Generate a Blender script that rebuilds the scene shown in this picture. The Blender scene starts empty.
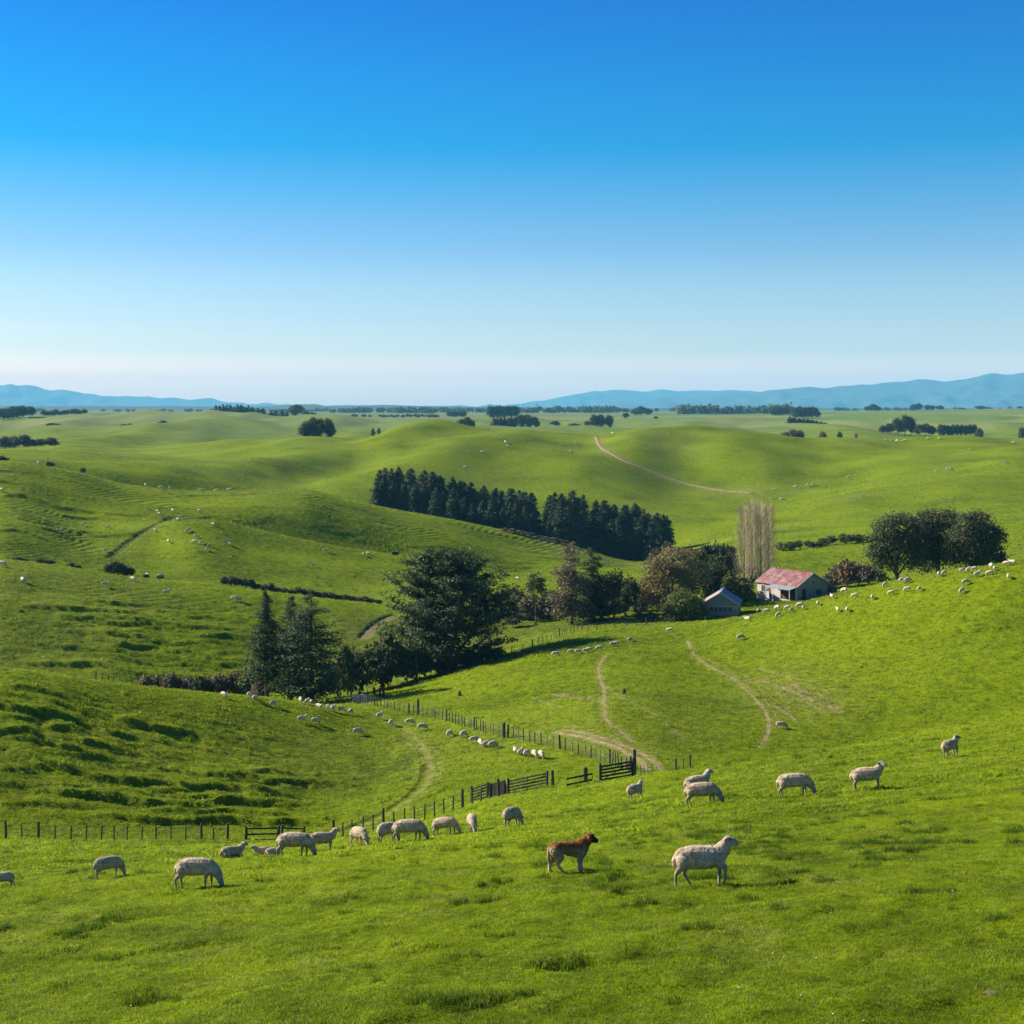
import bpy, bmesh, math, random
import numpy as np
from mathutils import Vector, Matrix, Euler

random.seed(7)
R = math.radians
scene = bpy.context.scene
COL = scene.collection

# ---------------------------------------------------------------- camera, sky, sun, exposure
F = 1407.0            # focal length in pixels of a 1024 wide frame
HZ = 407.0            # pixel row of the horizon
cam_d = bpy.data.cameras.new("camera")
cam_d.sensor_width = 36.0
cam_d.lens = 36.0 * F / 1024.0
cam_d.shift_y = -(512.0 - HZ) / 1024.0
cam_d.clip_start = 0.5
cam_d.clip_end = 40000.0
cam = bpy.data.objects.new("camera", cam_d)
COL.objects.link(cam)
cam.location = (0, 0, 0)
cam.rotation_euler = (R(90), 0, 0)
scene.camera = cam

SUN_EL, SUN_AZ = 28.0, 22.0      # elevation; degrees in front of due left
S_DIR = Vector((-math.cos(R(SUN_AZ)) * math.cos(R(SUN_EL)),
                math.sin(R(SUN_AZ)) * math.cos(R(SUN_EL)), math.sin(R(SUN_EL))))
sun_d = bpy.data.lights.new("sun", 'SUN')
sun_d.energy = 5.0
sun_d.angle = R(0.5)
sun_d.color = (1.0, 0.92, 0.77)
sun = bpy.data.objects.new("sun", sun_d)
COL.objects.link(sun)
sun.rotation_euler = S_DIR.to_track_quat('Z', 'Y').to_euler()

world = bpy.data.worlds.new("World")
scene.world = world
world.use_nodes = True
wn, wl = world.node_tree.nodes, world.node_tree.links
wn.clear()
w_out = wn.new('ShaderNodeOutputWorld')
w_bg = wn.new('ShaderNodeBackground')
w_sky = wn.new('ShaderNodeTexSky')
w_sky.sky_type = 'NISHITA'
w_sky.sun_disc = False
w_sky.sun_elevation = R(SUN_EL)
w_sky.sun_rotation = math.atan2(S_DIR.x, S_DIR.y)
w_sky.altitude = 200
w_sky.air_density = 1.0
w_sky.dust_density = 0.6
w_sky.ozone_density = 3.0
w_bg.inputs['Strength'].default_value = 0.12
# a polarised, very clear sky: the blue deepens with elevation
SKY_TINT = [(0, (1.298, 0.953, 0.812)), (0.02, (1.623, 0.982, 0.752)), (0.04, (0.783, 0.660, 0.613)), (0.062, (0.590, 0.561, 0.595)), (0.09, (0.449, 0.502, 0.572)), (0.11, (0.319, 0.439, 0.556)), (0.146, (0.151, 0.395, 0.555)), (0.18, (0.009, 0.354, 0.556)), (0.226, (0.002, 0.311, 0.572)), (0.275, (0.002, 0.251, 0.569)), (0.36, (0.015, 0.220, 0.520)), (0.6, (0.070, 0.200, 0.420)), (1, (0.120, 0.240, 0.420))]
w_tc = wn.new('ShaderNodeTexCoord'); w_sep = wn.new('ShaderNodeSeparateXYZ'); w_rmp = wn.new('ShaderNodeValToRGB')
els = w_rmp.color_ramp.elements
while len(els) < len(SKY_TINT): els.new(.5)
for i_, (z_, c_) in enumerate(SKY_TINT):
    els[i_].position = z_; els[i_].color = (c_[0] / 2, c_[1] / 2, c_[2] / 2, 1)
w_mul = wn.new('ShaderNodeVectorMath'); w_mul.operation = 'MULTIPLY'
w_mu2 = wn.new('ShaderNodeVectorMath'); w_mu2.operation = 'SCALE'; w_mu2.inputs['Scale'].default_value = 2.0
wl.new(w_tc.outputs['Generated'], w_sep.inputs[0]); wl.new(w_sep.outputs['Z'], w_rmp.inputs[0])
wl.new(w_sky.outputs[0], w_mul.inputs[0]); wl.new(w_rmp.outputs[0], w_mul.inputs[1])
wl.new(w_mul.outputs[0], w_mu2.inputs[0]); wl.new(w_mu2.outputs[0], w_bg.inputs['Color'])
wl.new(w_bg.outputs[0], w_out.inputs['Surface'])

scene.view_settings.view_transform = 'Standard'
scene.view_settings.look = 'None'
scene.view_settings.gamma = 1.0
scene.view_settings.exposure = 1.14
scene.render.engine = 'CYCLES'
scene.cycles.use_denoising = True
scene.cycles.max_bounces = 5
scene.cycles.diffuse_bounces = 2
scene.cycles.glossy_bounces = 1
scene.cycles.transmission_bounces = 3
scene.cycles.transparent_max_bounces = 6
scene.cycles.volume_bounces = 0
scene.cycles.caustics_reflective = False
scene.cycles.caustics_refractive = False

# ---------------------------------------------------------------- numeric helpers
def _hash(ix, iy, seed):
    h = (ix.astype(np.int64) * 374761393 + iy.astype(np.int64) * 668265263 + seed * 974711) & 0xFFFFFFFF
    h = ((h ^ (h >> 13)) * 1274126177) & 0xFFFFFFFF
    h = h ^ (h >> 16)
    return h

def pnoise(x, y, seed=0):
    """gradient noise, about -1..1"""
    ix, iy = np.floor(x), np.floor(y)
    fx, fy = x - ix, y - iy
    u = fx * fx * fx * (fx * (fx * 6 - 15) + 10)
    v = fy * fy * fy * (fy * (fy * 6 - 15) + 10)
    out = 0
    for dx in (0, 1):
        for dy in (0, 1):
            a = _hash(ix + dx, iy + dy, seed) * (2 * np.pi / 4294967296.0)
            g = np.cos(a) * (fx - dx) + np.sin(a) * (fy - dy)
            out = out + g * (u if dx else 1 - u) * (v if dy else 1 - v)
    return out * 1.5

def fbm(x, y, octv=3, seed=0, gain=0.5):
    s, a, t = 0, 1.0, 0
    for i in range(octv):
        s = s + a * pnoise(x * 2.03 ** i + 17.3 * i, y * 2.03 ** i - 9.1 * i, seed + i)
        t += a
        a *= gain
    return s / t

def sstep(a, b, x):
    t = np.clip((x - a) / (b - a), 0, 1)
    return t * t * (3 - 2 * t)

def box(px, lo, hi, soft):
    return sstep(lo - soft, lo + soft, px) * (1 - sstep(hi - soft, hi + soft, px))

def mono_slopes(x, y):
    h = np.diff(x); d = np.diff(y) / h
    m = np.zeros_like(y)
    m[0], m[-1] = d[0], d[-1]
    for i in range(1, len(x) - 1):
        if d[i - 1] * d[i] > 0:
            w1, w2 = 2 * h[i] + h[i - 1], h[i] + 2 * h[i - 1]
            m[i] = (w1 + w2) / (w1 / d[i - 1] + w2 / d[i])
    return m

def pchip1(xk, yk, x):
    xk = np.asarray(xk, float); yk = np.asarray(yk, float)
    m = mono_slopes(xk, yk)
    x = np.clip(x, xk[0], xk[-1])
    i = np.clip(np.searchsorted(xk, x) - 1, 0, len(xk) - 2)
    h = xk[i + 1] - xk[i]; t = (x - xk[i]) / h
    t2, t3 = t * t, t * t * t
    return ((2 * t3 - 3 * t2 + 1) * yk[i] + (t3 - 2 * t2 + t) * h * m[i]
            + (-2 * t3 + 3 * t2) * yk[i + 1] + (t3 - t2) * h * m[i + 1])

# ---------------------------------------------------------------- terrain: fold lines, near to far
# every line runs across the country from left to right: (bearing, dip, distance)
L = []
def line(*p): L.append(p)
def flat(d, a, b, c): line((-900, a + (a - c) * .9, d), (0, a, d), (512, b, d), (1024, c, d), (1900, c - (a - c) * .8, d))
flat(2, 3740, 3713, 3690); flat(4, 2230, 2200, 2170); flat(8, 1490, 1445, 1400)
flat(17, 1078, 1032, 988); flat(28, 930, 895, 860); flat(36, 893, 862, 822)
line((-900, 890, 50), (0, 868, 50), (300, 858, 50), (410, 848, 50), (512, 836, 50), (640, 820, 50), (703, 808, 50), (793, 797, 50), (870, 789, 50), (1024, 772, 50), (1900, 690, 50))
line((-900, 860, 67), (0, 852, 67), (300, 846.5, 67), (410, 835, 67), (512, 819, 67), (640, 803, 67), (700, 793, 67), (793, 778, 67), (870, 768, 67), (953, 757, 67), (1024, 748, 67), (1900, 640, 67))
line((-900, 848, 100), (0, 845, 100), (150, 846, 98), (250, 846, 97), (320, 843, 96), (383, 831, 96), (425, 822, 97), (462, 810, 98), (507, 798, 98), (560, 789.5, 98), (600, 783, 98), (660, 773, 98), (700, 769, 96), (800, 757, 95), (900, 741, 95), (1024, 717, 95), (1400, 640, 95), (1900, 590, 95))
line((-900, 830, 112), (0, 838, 112), (150, 842, 112), (250, 843, 112), (320, 839, 111), (383, 829, 111), (425, 819, 111), (462, 806, 111), (507, 795, 111), (560, 787, 111), (600, 781, 111), (640, 776, 111), (700, 776.5, 114), (800, 776, 118), (900, 767, 121), (1024, 752, 122), (1400, 690, 122), (1900, 630, 122))
line((-900, 780, 121), (0, 800, 120), (100, 806, 121), (200, 814, 122), (300, 816, 123), (370, 806, 124), (430, 786, 126), (500, 772, 127), (560, 764, 128), (600, 762, 128), (660, 758, 130), (700, 757, 133), (800, 751, 139), (900, 738, 144), (1024, 711, 146), (1400, 640, 146), (1900, 585, 146))
line((-900, 700, 134), (0, 722, 134), (100, 736, 136), (200, 752, 138), (300, 760, 141), (370, 757, 144), (430, 748, 146), (500, 738, 145), (560, 729, 145), (600, 725, 145), (660, 723, 147), (700, 723, 149.5), (800, 714, 154), (900, 698, 157), (1024, 672, 158), (1400, 600, 158), (1900, 545, 158))
line((-900, 655, 150), (0, 668, 150), (100, 681, 153), (160, 689, 156), (240, 695.5, 162), (300, 703, 168), (350, 711, 171), (400, 716, 171), (430, 717, 169), (500, 709, 167), (560, 699, 167), (640, 688, 168), (700, 687, 171), (800, 676, 173), (900, 657, 173), (1024, 630, 171), (1400, 560, 171), (1900, 510, 171))
line((-900, 680, 188), (0, 694, 190), (100, 700, 192), (160, 705, 192), (240, 705, 192), (300, 706, 193), (350, 703, 194), (400, 693, 198), (440, 681, 203), (500, 661, 212), (560, 642, 220), (620, 633, 224), (660, 629, 224), (700, 625.5, 222), (745, 617, 219), (800, 603.5, 214), (860, 589, 210), (900, 580, 207), (950, 572, 204), (1024, 560, 200), (1400, 500, 200), (1900, 470, 200))
line((-900, 680, 228), (0, 686, 230), (100, 686, 232), (160, 692, 233), (240, 694, 234), (300, 690, 236), (370, 680, 238), (430, 668, 240), (500, 649, 246), (560, 633, 252), (620, 626, 256), (660, 623, 258), (700, 621, 258), (745, 618, 258), (800, 608, 256), (860, 599, 254), (900, 590, 252), (950, 583, 250), (1024, 572, 250), (1400, 520, 250), (1900, 490, 250))
line((-900, 560, 296), (0, 560, 298), (60, 566, 299), (130, 577, 300), (200, 583, 301), (300, 596, 303), (380, 605, 304), (430, 610, 303), (500, 614, 300), (560, 612, 298), (620, 606, 297), (680, 604, 297), (757, 598, 294), (800, 598, 293), (850, 590, 292), (900, 583, 292), (950, 574, 292), (1024, 560, 292), (1400, 510, 292), (1900, 480, 292))
line((-900, 575, 335), (0, 569, 335), (60, 575, 335), (130, 583, 335), (200, 588, 335), (300, 598, 336), (380, 604, 336), (430, 604, 335), (500, 600, 333), (560, 597, 332), (620, 592, 332), (700, 587, 332), (800, 578, 332), (900, 568, 332), (1024, 548, 332), (1400, 505, 332), (1900, 480, 332))
line((-900, 515, 385), (0, 522, 385), (100, 547, 385), (150, 548, 387), (200, 540, 388), (250, 549, 389), (300, 557, 390), (400, 570, 390), (500, 577, 390), (560, 577, 390), (620, 576, 390), (700, 566, 390), (760, 556, 390), (850, 547, 390), (950, 540, 390), (1024, 528, 390), (1400, 497, 390), (1900, 472, 390))
line((-900, 503, 404), (0, 509, 404), (100, 531, 404), (150, 527, 405), (180, 521, 406), (210, 521, 406), (250, 529, 406), (300, 541, 406), (350, 550.5, 406), (400, 558, 406), (450, 565, 406), (500, 572, 406), (560, 573, 406), (600, 572, 406), (640, 569, 406), (700, 560, 406), (760, 552, 406), (850, 543, 406), (950, 536, 406), (1024, 524, 406), (1400, 495, 406), (1900, 470, 406))
line((-900, 497, 420), (0, 500, 420), (100, 519, 420), (150, 519, 421), (180, 521, 422), (210, 526, 422), (250, 536, 422), (300, 549, 422), (350, 559, 422), (400, 566, 422), (450, 572, 422), (500, 576, 422), (560, 571, 422), (600, 569.5, 422), (640, 567.5, 422), (700, 558, 422), (760, 550, 422), (850, 541, 422), (950, 534, 422), (1024, 522, 422), (1400, 494, 422), (1900, 469, 422))
_unused = ((0, 0, 0), (560, 573, 402), (600, 572, 402), (640, 569, 402), (700, 560, 402), (760, 552, 402), (850, 543, 402), (950, 536, 402), (1024, 524, 402), (1400, 495, 402), (1900, 470, 402))
line((-900, 470, 470), (0, 463, 470), (70, 473, 472), (130, 487, 476), (200, 492, 480), (260, 490, 482), (300, 489, 484), (350, 500, 486), (400, 512, 488), (450, 521, 490), (500, 531, 492), (560, 543, 494), (640, 560, 494), (680, 556, 492), (760, 541, 490), (850, 533, 490), (950, 524, 490), (1024, 514, 490), (1400, 488, 490), (1900, 465, 490))
line((-900, 474, 545), (0, 470, 545), (70, 479, 547), (130, 492, 549), (200, 496, 551), (260, 497, 552), (300, 499, 553), (350, 508, 555), (400, 521, 556), (450, 531, 557), (500, 540, 558), (560, 549, 559), (640, 557, 560), (680, 547, 560), (760, 527, 560), (850, 517, 560), (950, 508, 560), (1024, 500, 560), (1400, 480, 560), (1900, 460, 560))
line((-900, 455, 590), (0, 454, 590), (100, 461, 588), (160, 463, 588), (220, 476, 592), (270, 486, 612), (320, 487, 645), (400, 478, 672), (500, 487, 672), (600, 494, 675), (700, 503, 680), (760, 499, 680), (850, 487, 680), (950, 476, 680), (1024, 468, 680), (1400, 456, 680), (1900, 450, 680))
line((-900, 445, 900), (0, 449, 900), (60, 447, 895), (130, 453, 890), (200, 448, 885), (250, 442, 885), (300, 441, 885), (350, 442.5, 885), (400, 432, 885), (450, 427.5, 885), (500, 430, 885), (560, 433, 885), (600, 435, 885), (640, 430, 885), (700, 429.5, 885), (760, 433, 885), (820, 441, 885), (880, 438.5, 885), (950, 436.5, 885), (1024, 440, 885), (1400, 436, 885), (1900, 436, 885))
line((-900, 446, 1060), (0, 446, 1060), (100, 444, 1060), (200, 446, 1060), (300, 445, 1060), (400, 437, 1060), (500, 434, 1060), (600, 438, 1060), (700, 435, 1060), (800, 442, 1060), (900, 443, 1060), (1024, 443, 1060), (1900, 440, 1060))
line((-900, 424, 1500), (0, 428, 1500), (60, 423, 1500), (120, 425, 1500), (200, 423, 1500), (300, 427, 1500), (400, 429, 1500), (500, 428, 1500), (600, 429, 1500), (700, 429, 1500), (800, 430, 1500), (900, 430, 1500), (1024, 428, 1500), (1900, 425, 1500))
line((-900, 417, 2100), (0, 419, 2100), (100, 414, 2100), (200, 415.5, 2100), (300, 416, 2100), (400, 419, 2100), (512, 420, 2100), (700, 419.5, 2100), (850, 420, 2100), (950, 417, 2100), (1024, 416, 2100), (1900, 414, 2100))
line((-900, 415, 3000), (0, 416, 3000), (200, 416.5, 3000), (512, 415.5, 3000), (760, 415, 3000), (900, 411.5, 3000), (1024, 409, 3000), (1900, 410, 3000))
line((-900, 411.5, 5000), (512, 412, 5000), (1024, 410.5, 5000), (1900, 411, 5000))
line((-900, 410, 9000), (512, 410, 9000), (1900, 410, 9000))

def swell(i_lo, fd, frac):
    """a convex brow between two fold lines: at fd of the way the ground has climbed frac(px) of the rise"""
    a, b = L[i_lo], L[i_lo + 1]
    xs = sorted({p[0] for p in a} | {p[0] for p in b}); pts = []
    for x in xs:
        va = [float(pchip1([p[0] for p in q], [p[k] for p in q], np.array([float(x)]))[0]) for q in (a, b) for k in (1, 2)]
        ya, da, yb, db = va; d = da + (db - da) * fd
        za, zb = -(ya - HZ) * da, -(yb - HZ) * db
        f = float(np.interp(x, [p[0] for p in frac], [p[1] for p in frac]))
        pts.append((x, HZ - (za + (zb - za) * f) / d, d))
    return i_lo + 1, tuple(pts)
def li(d): return min(range(len(L)), key=lambda i: abs(L[i][len(L[i]) // 2][2] - d))
for dist, fd, fr in ((885, .5, [(-900, .66), (1900, .66)]), (560, .45, [(-900, .68), (300, .72), (480, .55), (1900, .55)]), (421, .42, [(-900, .66), (150, .66), (300, .74), (500, .70), (640, .55), (1900, .5)]),
                     (246, .5, [(-900, .78), (330, .76), (430, .55), (1900, .5)])):
    i_ = li(dist) - (1 if dist == 885 else 0)
    k_, ln_ = swell(i_, fd, fr); L.insert(k_, ln_)

LPX = [np.array([p[0] for p in l], float) for l in L]
LPY = [np.array([p[1] for p in l], float) for l in L]
LPD = [np.log(np.array([p[2] for p in l], float)) for l in L]
NL = len(L)

def dip_base(px, d):
    """dip row (in pixels of the projection) of the smooth ground for bearing px, distance d"""
    out = np.empty(px.shape)
    v_all = np.log(d)
    for s in range(0, len(px), 60000):
        p = px[s:s + 60000]; v = v_all[s:s + 60000]
        E = np.stack([pchip1(LPX[i], LPY[i], p) for i in range(NL)])
        V = np.stack([pchip1(LPX[i], LPD[i], p) for i in range(NL)])
        H = np.diff(V, axis=0); D = np.diff(E, axis=0) / H
        M = np.zeros_like(E)
        M[0], M[-1] = D[0], D[-1]
        same = D[:-1] * D[1:] > 0
        w1, w2 = 2 * H[1:] + H[:-1], H[1:] + 2 * H[:-1]
        with np.errstate(divide='ignore', invalid='ignore'):
            mm = (w1 + w2) / (w1 / D[:-1] + w2 / D[1:])
        M[1:-1] = np.where(same, mm, 0)
        vc = np.clip(v, V[0], V[-1])
        k = np.clip((V <= vc).sum(0) - 1, 0, NL - 2)
        ar = np.arange(len(p))
        h = H[k, ar]; t = (vc - V[k, ar]) / h
        t2, t3 = t * t, t * t * t
        out[s:s + 60000] = ((2 * t3 - 3 * t2 + 1) * E[k, ar] + (t3 - 2 * t2 + t) * h * M[k, ar]
                            + (-2 * t3 + 3 * t2) * E[k + 1, ar] + (t3 - t2) * h * M[k + 1, ar])
    return out

CARVES = []      # filled once the first pass can place points: (polyline xy, half width, depth)

def seg_dist(x, y, poly):
    best = np.full(x.shape, 1e9)
    for (ax, ay), (bx, by) in zip(poly[:-1], poly[1:]):
        dx, dy = bx - ax, by - ay
        t = np.clip(((x - ax) * dx + (y - ay) * dy) / (dx * dx + dy * dy + 1e-9), 0, 1)
        best = np.minimum(best, np.hypot(x - ax - t * dx, y - ay - t * dy))
    return best

def terrace(z, x, y, dz, warp, wl, seed, steep):
    ph = z / dz + warp * fbm(x / wl, y / (wl * .42), 3, seed, .42)
    fl = np.floor(ph); fr = ph - fl
    st = np.clip((fr - (1 - steep)) / steep, 0, 1)
    st = st * st * (3 - 2 * st)
    return (fl + st - ph) * dz

# slump ledges and stock terraces: bearing, length (px of bearing), distance, slant, height, half width of the riser, phase
LEDGES = []
_rl = random.Random(19)
def ledges(n, x0, x1, d0, d1, l0, l1, h0, h1, w, slant=0.0):
    for _ in range(n):
        LEDGES.append((_rl.uniform(x0, x1), _rl.uniform(l0, l1), _rl.uniform(d0, d1), slant + _rl.uniform(-.10, .10), h0 + (h1 - h0) * _rl.random() ** 1.6, w * _rl.uniform(.75, 1.3), _rl.uniform(0, 90)))
ledges(84, -100, 285, 118, 143, 50, 170, .30, 1.1, .32, .03)
ledges(22, 20, 310, 119, 133, 30, 100, .35, 1.15, .34, .05)
ledges(30, -200, 330, 118, 148, 20, 60, .10, .30, .3)
ledges(50, 90, 260, 240, 272, 80, 200, .55, 1.45, .42, .02)
ledges(40, -150, 330, 235, 292, 40, 120, .12, .32, .5)
ledges(26, -100, 100, 360, 460, 60, 140, .5, 1.2, .8)
ledges(44, 190, 580, 425, 484, 60, 170, .25, .65, .9, .05)
ledges(36, -150, 560, 340, 484, 40, 120, .15, .4, .8)

# spurs and domes of the far hills: bearing and distance of both ends, breadth, height in px of the projection
SPURS = [(432, 865, 268, 690, 34, 9), (520, 810, 335, 640, 30, 8), (560, 745, 580, 735, 46, 9), (742, 765, 760, 755, 50, 10), (690, 850, 640, 800, 36, 6), (830, 830, 900, 720, 40, 7),
         (185, 910, 215, 905, 45, 5), (60, 780, 130, 730, 40, 6), (960, 800, 1010, 720, 44, 6), (330, 900, 290, 780, 34, 5), (640, 640, 700, 620, 46, 5), (880, 620, 960, 600, 55, 6),
         (110, 1350, 190, 1300, 46, 3.5), (30, 1250, 60, 1200, 40, 3), (240, 1250, 300, 1180, 40, 2.5)]

def ground_z(x, y):
    x = np.asarray(x, float); y = np.maximum(np.asarray(y, float), 1.5)
    shp = x.shape
    x = x.ravel(); y = y.ravel()
    px = 512 + F * x / y
    e = dip_base(px, y)
    v = np.log(y)
    # rolling of the far country (rounded spurs and hollows)
    a_far = box(y, 560, 1250, 60)
    far = y > 300
    roll = np.zeros_like(e)
    if far.any():
        X, Y, V = x[far], y[far], v[far]
        n1 = fbm(X / 92 + 3.1, Y / 125 + 1.7, 2, 11)
        n2 = pnoise(X / 52, Y / 85, 23)
        A = 10.0 * sstep(520, 640, Y) * (1 - sstep(820, 880, Y)) + 5.2 * box(Y, 340, 560, 40) \
            + 9.0 * box(Y, 950, 2000, 80) + 1.2 * sstep(1600, 2200, Y) * (1 - sstep(3500, 5000, Y))
        nb = np.where(Y > 950, fbm(X / 95, Y / 230, 2, 31), n1 * .9 + n2 * .35)
        roll[far] = -A * nb
    e = e + roll
    if far.any():
        P, Qv = px[far], v[far] * 600
        bump = np.zeros(P.shape)
        for ax, ad, bx, bd, w, amp in SPURS:
            aq, bq = math.log(ad) * 600, math.log(bd) * 600
            dx, dy = bx - ax, bq - aq
            t = np.clip(((P - ax) * dx + (Qv - aq) * dy) / (dx * dx + dy * dy + 1e-6), 0, 1)
            r2 = ((P - ax - t * dx) ** 2 + (Qv - aq - t * dy) ** 2) / (w * w)
            bump += amp * np.exp(-r2)
        e[far] -= bump
    z = -(e - HZ) / F * y
    # slumps and sheep terraces on the steep camera-side faces
    near = (y > 112) & (y < 600)
    if near.any():
        X, Y, P, Z = x[near], y[near], px[near], z[near]
        E = e[near]
        add = np.zeros_like(Z)
        Lg = np.log(Y)
        for lx, ln, ld, sl, h, w, ph in LEDGES:
            k = np.nonzero((np.abs(P - lx) < ln * .62) & (np.abs(Lg - math.log(ld)) < .075))[0]
            if not len(k): continue
            u = (P[k] - lx) / ln
            scale = ld / 140.0
            line_d = ld + sl * u * ln * ld / F + scale * (.85 * pnoise(P[k] / 42.0, np.full(len(k), ph), 7) + .16 * pnoise(P[k] / 11.0, np.full(len(k), ph + 3.3), 8))
            sdist = Y[k] - line_d
            taper = np.clip(1 - (2 * np.abs(u)) ** 3, 0, 1) * (.85 + .30 * pnoise(P[k] / 34.0, np.full(len(k), ph + 9.1), 9))
            up = sstep(-w, w, sdist)
            prof = up * np.exp(-np.maximum(sdist, 0) / (1.7 * scale ** .8))
            add[k] = np.maximum(add[k], h * taper * prof)
        pat = sstep(-.25, .3, fbm(X / 30, Y / 20, 2, 71))
        add += .8 * pat * box(P, -300, 580, 40) * (box(Y, 425, 486, 8) + box(Y, 345, 425, 8) * (1 - sstep(80, 150, P))) * terrace(Z, X, Y, .55, .9, 34, 46, .32)
        add += .45 * pat * box(P, -300, 330, 40) * box(Y, 234, 292, 5) * terrace(Z, X, Y, .45, .9, 30, 44, .3)
        add += .26 * box(P, -300, 330, 40) * box(Y, 119, 147, 5) * fbm(X / 3.6, Y / 1.8, 4, 47)
        # ordinary lumps
        lum = (1 - sstep(330, 600, Y)) * (.10 * fbm(X / 3.0, Y / 3.0, 3, 51) + .16 * pnoise(X / 9, Y / 9, 57))
        add += lum * (.5 + .5 * sstep(.1, -.3, pnoise(X / 40, Y / 40, 58)))
        z[near] += add
    fg = y <= 125
    if fg.any():
        X, Y = x[fg], y[fg]
        k = (1 - sstep(105, 125, Y)) * sstep(5, 9, Y)
        tl = sstep(.25, .6, pnoise(X / 1.1 + 5, Y / .8, 62))
        z[fg] += k * (.05 * fbm(X / .9, Y / .9, 3, 61) + .10 * pnoise(X / 3.3, Y / 2.6, 63) + .05 * tl
                      + .25 * pnoise(X / 17, Y / 14, 64))
    for poly, hw, dep, lo, hi in CARVES:
        s = (y > lo) & (y < hi)
        if s.any():
            dd = seg_dist(x[s], y[s], poly)
            z[s] -= dep * (1 - sstep(hw * .75, hw * 1.15, dd))
    return z.reshape(shp)

def gz(x, y):
    return float(ground_z(np.array([x]), np.array([y]))[0])

_dsteps = np.exp(np.arange(math.log(9), math.log(6000), .0009))
_profiles = {}
def at(px, py, dmin=10):
    """the first visible ground point on the line of sight (px, py) beyond dmin"""
    key = round(px * 2)
    if key not in _profiles:
        x = (key / 2 - 512) / F * _dsteps
        _profiles[key] = HZ - ground_z(x, _dsteps) / _dsteps * F
    e = _profiles[key]
    k = np.nonzero((e <= py) & (_dsteps >= dmin))[0]
    d = _dsteps[k[0]] if len(k) else 6000.0
    x = (px - 512) / F * d
    return Vector((x, d, gz(x, d)))

def atd(px, d):
    x = (px - 512) / F * d
    return Vector((x, d, gz(x, d)))

def top_h(px, d, py):
    """height that reaches row py when standing at (px, d)"""
    x = (px - 512) / F * d
    return -(py - HZ) / F * d - gz(x, d)

def normal_at(x, y, e=.4):
    zx = (gz(x + e, y) - gz(x - e, y)) / (2 * e)
    zy = (gz(x, y + e) - gz(x, y - e)) / (2 * e)
    return Vector((-zx, -zy, 1)).normalized()

def catmull(pts, n=8):
    out = []
    P = [pts[0]] + list(pts) + [pts[-1]]
    for i in range(1, len(P) - 2):
        p0, p1, p2, p3 = [np.array(q, float) for q in P[i - 1:i + 3]]
        for k in range(n):
            t = k / n
            out.append(tuple(.5 * ((2 * p1) + (-p0 + p2) * t + (2 * p0 - 5 * p1 + 4 * p2 - p3) * t * t
                                   + (-p0 + 3 * p1 - 3 * p2 + p3) * t ** 3)))
    out.append(tuple(pts[-1]))
    return out

def ground_path(pix, n=8, dmin=10):
    """pixel polyline -> smooth ground polyline in world xy"""
    w = [at(p[0], p[1], p[2] if len(p) > 2 else dmin) for p in pix]
    return catmull([(q.x, q.y) for q in w], n)

# ---------------------------------------------------------------- mesh and object helpers
def mesh_np(name, verts, faces, mat=None, smooth=False, attrs=None):
    verts = np.asarray(verts, np.float32)
    me = bpy.data.meshes.new(name)
    me.vertices.add(len(verts))
    me.vertices.foreach_set('co', verts.ravel())
    if faces is not None and len(faces):
        faces = np.asarray(faces, np.int32)
        n, k = faces.shape
        me.loops.add(n * k)
        me.polygons.add(n)
        me.loops.foreach_set('vertex_index', faces.ravel())
        me.polygons.foreach_set('loop_start', np.arange(0, n * k, k, dtype=np.int32))
        me.polygons.foreach_set('use_smooth', np.full(n, smooth))
    if attrs:
        for an, av in attrs.items():
            av = np.asarray(av, np.float32)
            if av.ndim == 1:
                a = me.attributes.new(an, 'FLOAT', 'POINT'); a.data.foreach_set('value', av)
            elif av.shape[1] == 3:
                a = me.attributes.new(an, 'FLOAT_VECTOR', 'POINT'); a.data.foreach_set('vector', av.ravel())
            else:
                a = me.attributes.new(an, 'FLOAT_COLOR', 'POINT'); a.data.foreach_set('color', av.ravel())
    me.update(calc_edges=True)
    if mat: me.materials.append(mat)
    return me

def obj(name, me, parent=None, loc=None):
    o = bpy.data.objects.new(name, me)
    COL.objects.link(o)
    if parent is not None: o.parent = parent
    if loc is not None: o.location = loc
    return o

def tag(o, label=None, cat=None, group=None, kind=None):
    if label: o['label'] = label
    if cat: o['category'] = cat
    if group: o['group'] = group
    if kind: o['kind'] = kind
    return o

def empty(name, loc, rz=0):
    o = bpy.data.objects.new(name, None)
    o.empty_display_size = .3
    COL.objects.link(o)
    o.location = loc
    o.rotation_euler = (0, 0, rz)
    return o

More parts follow.
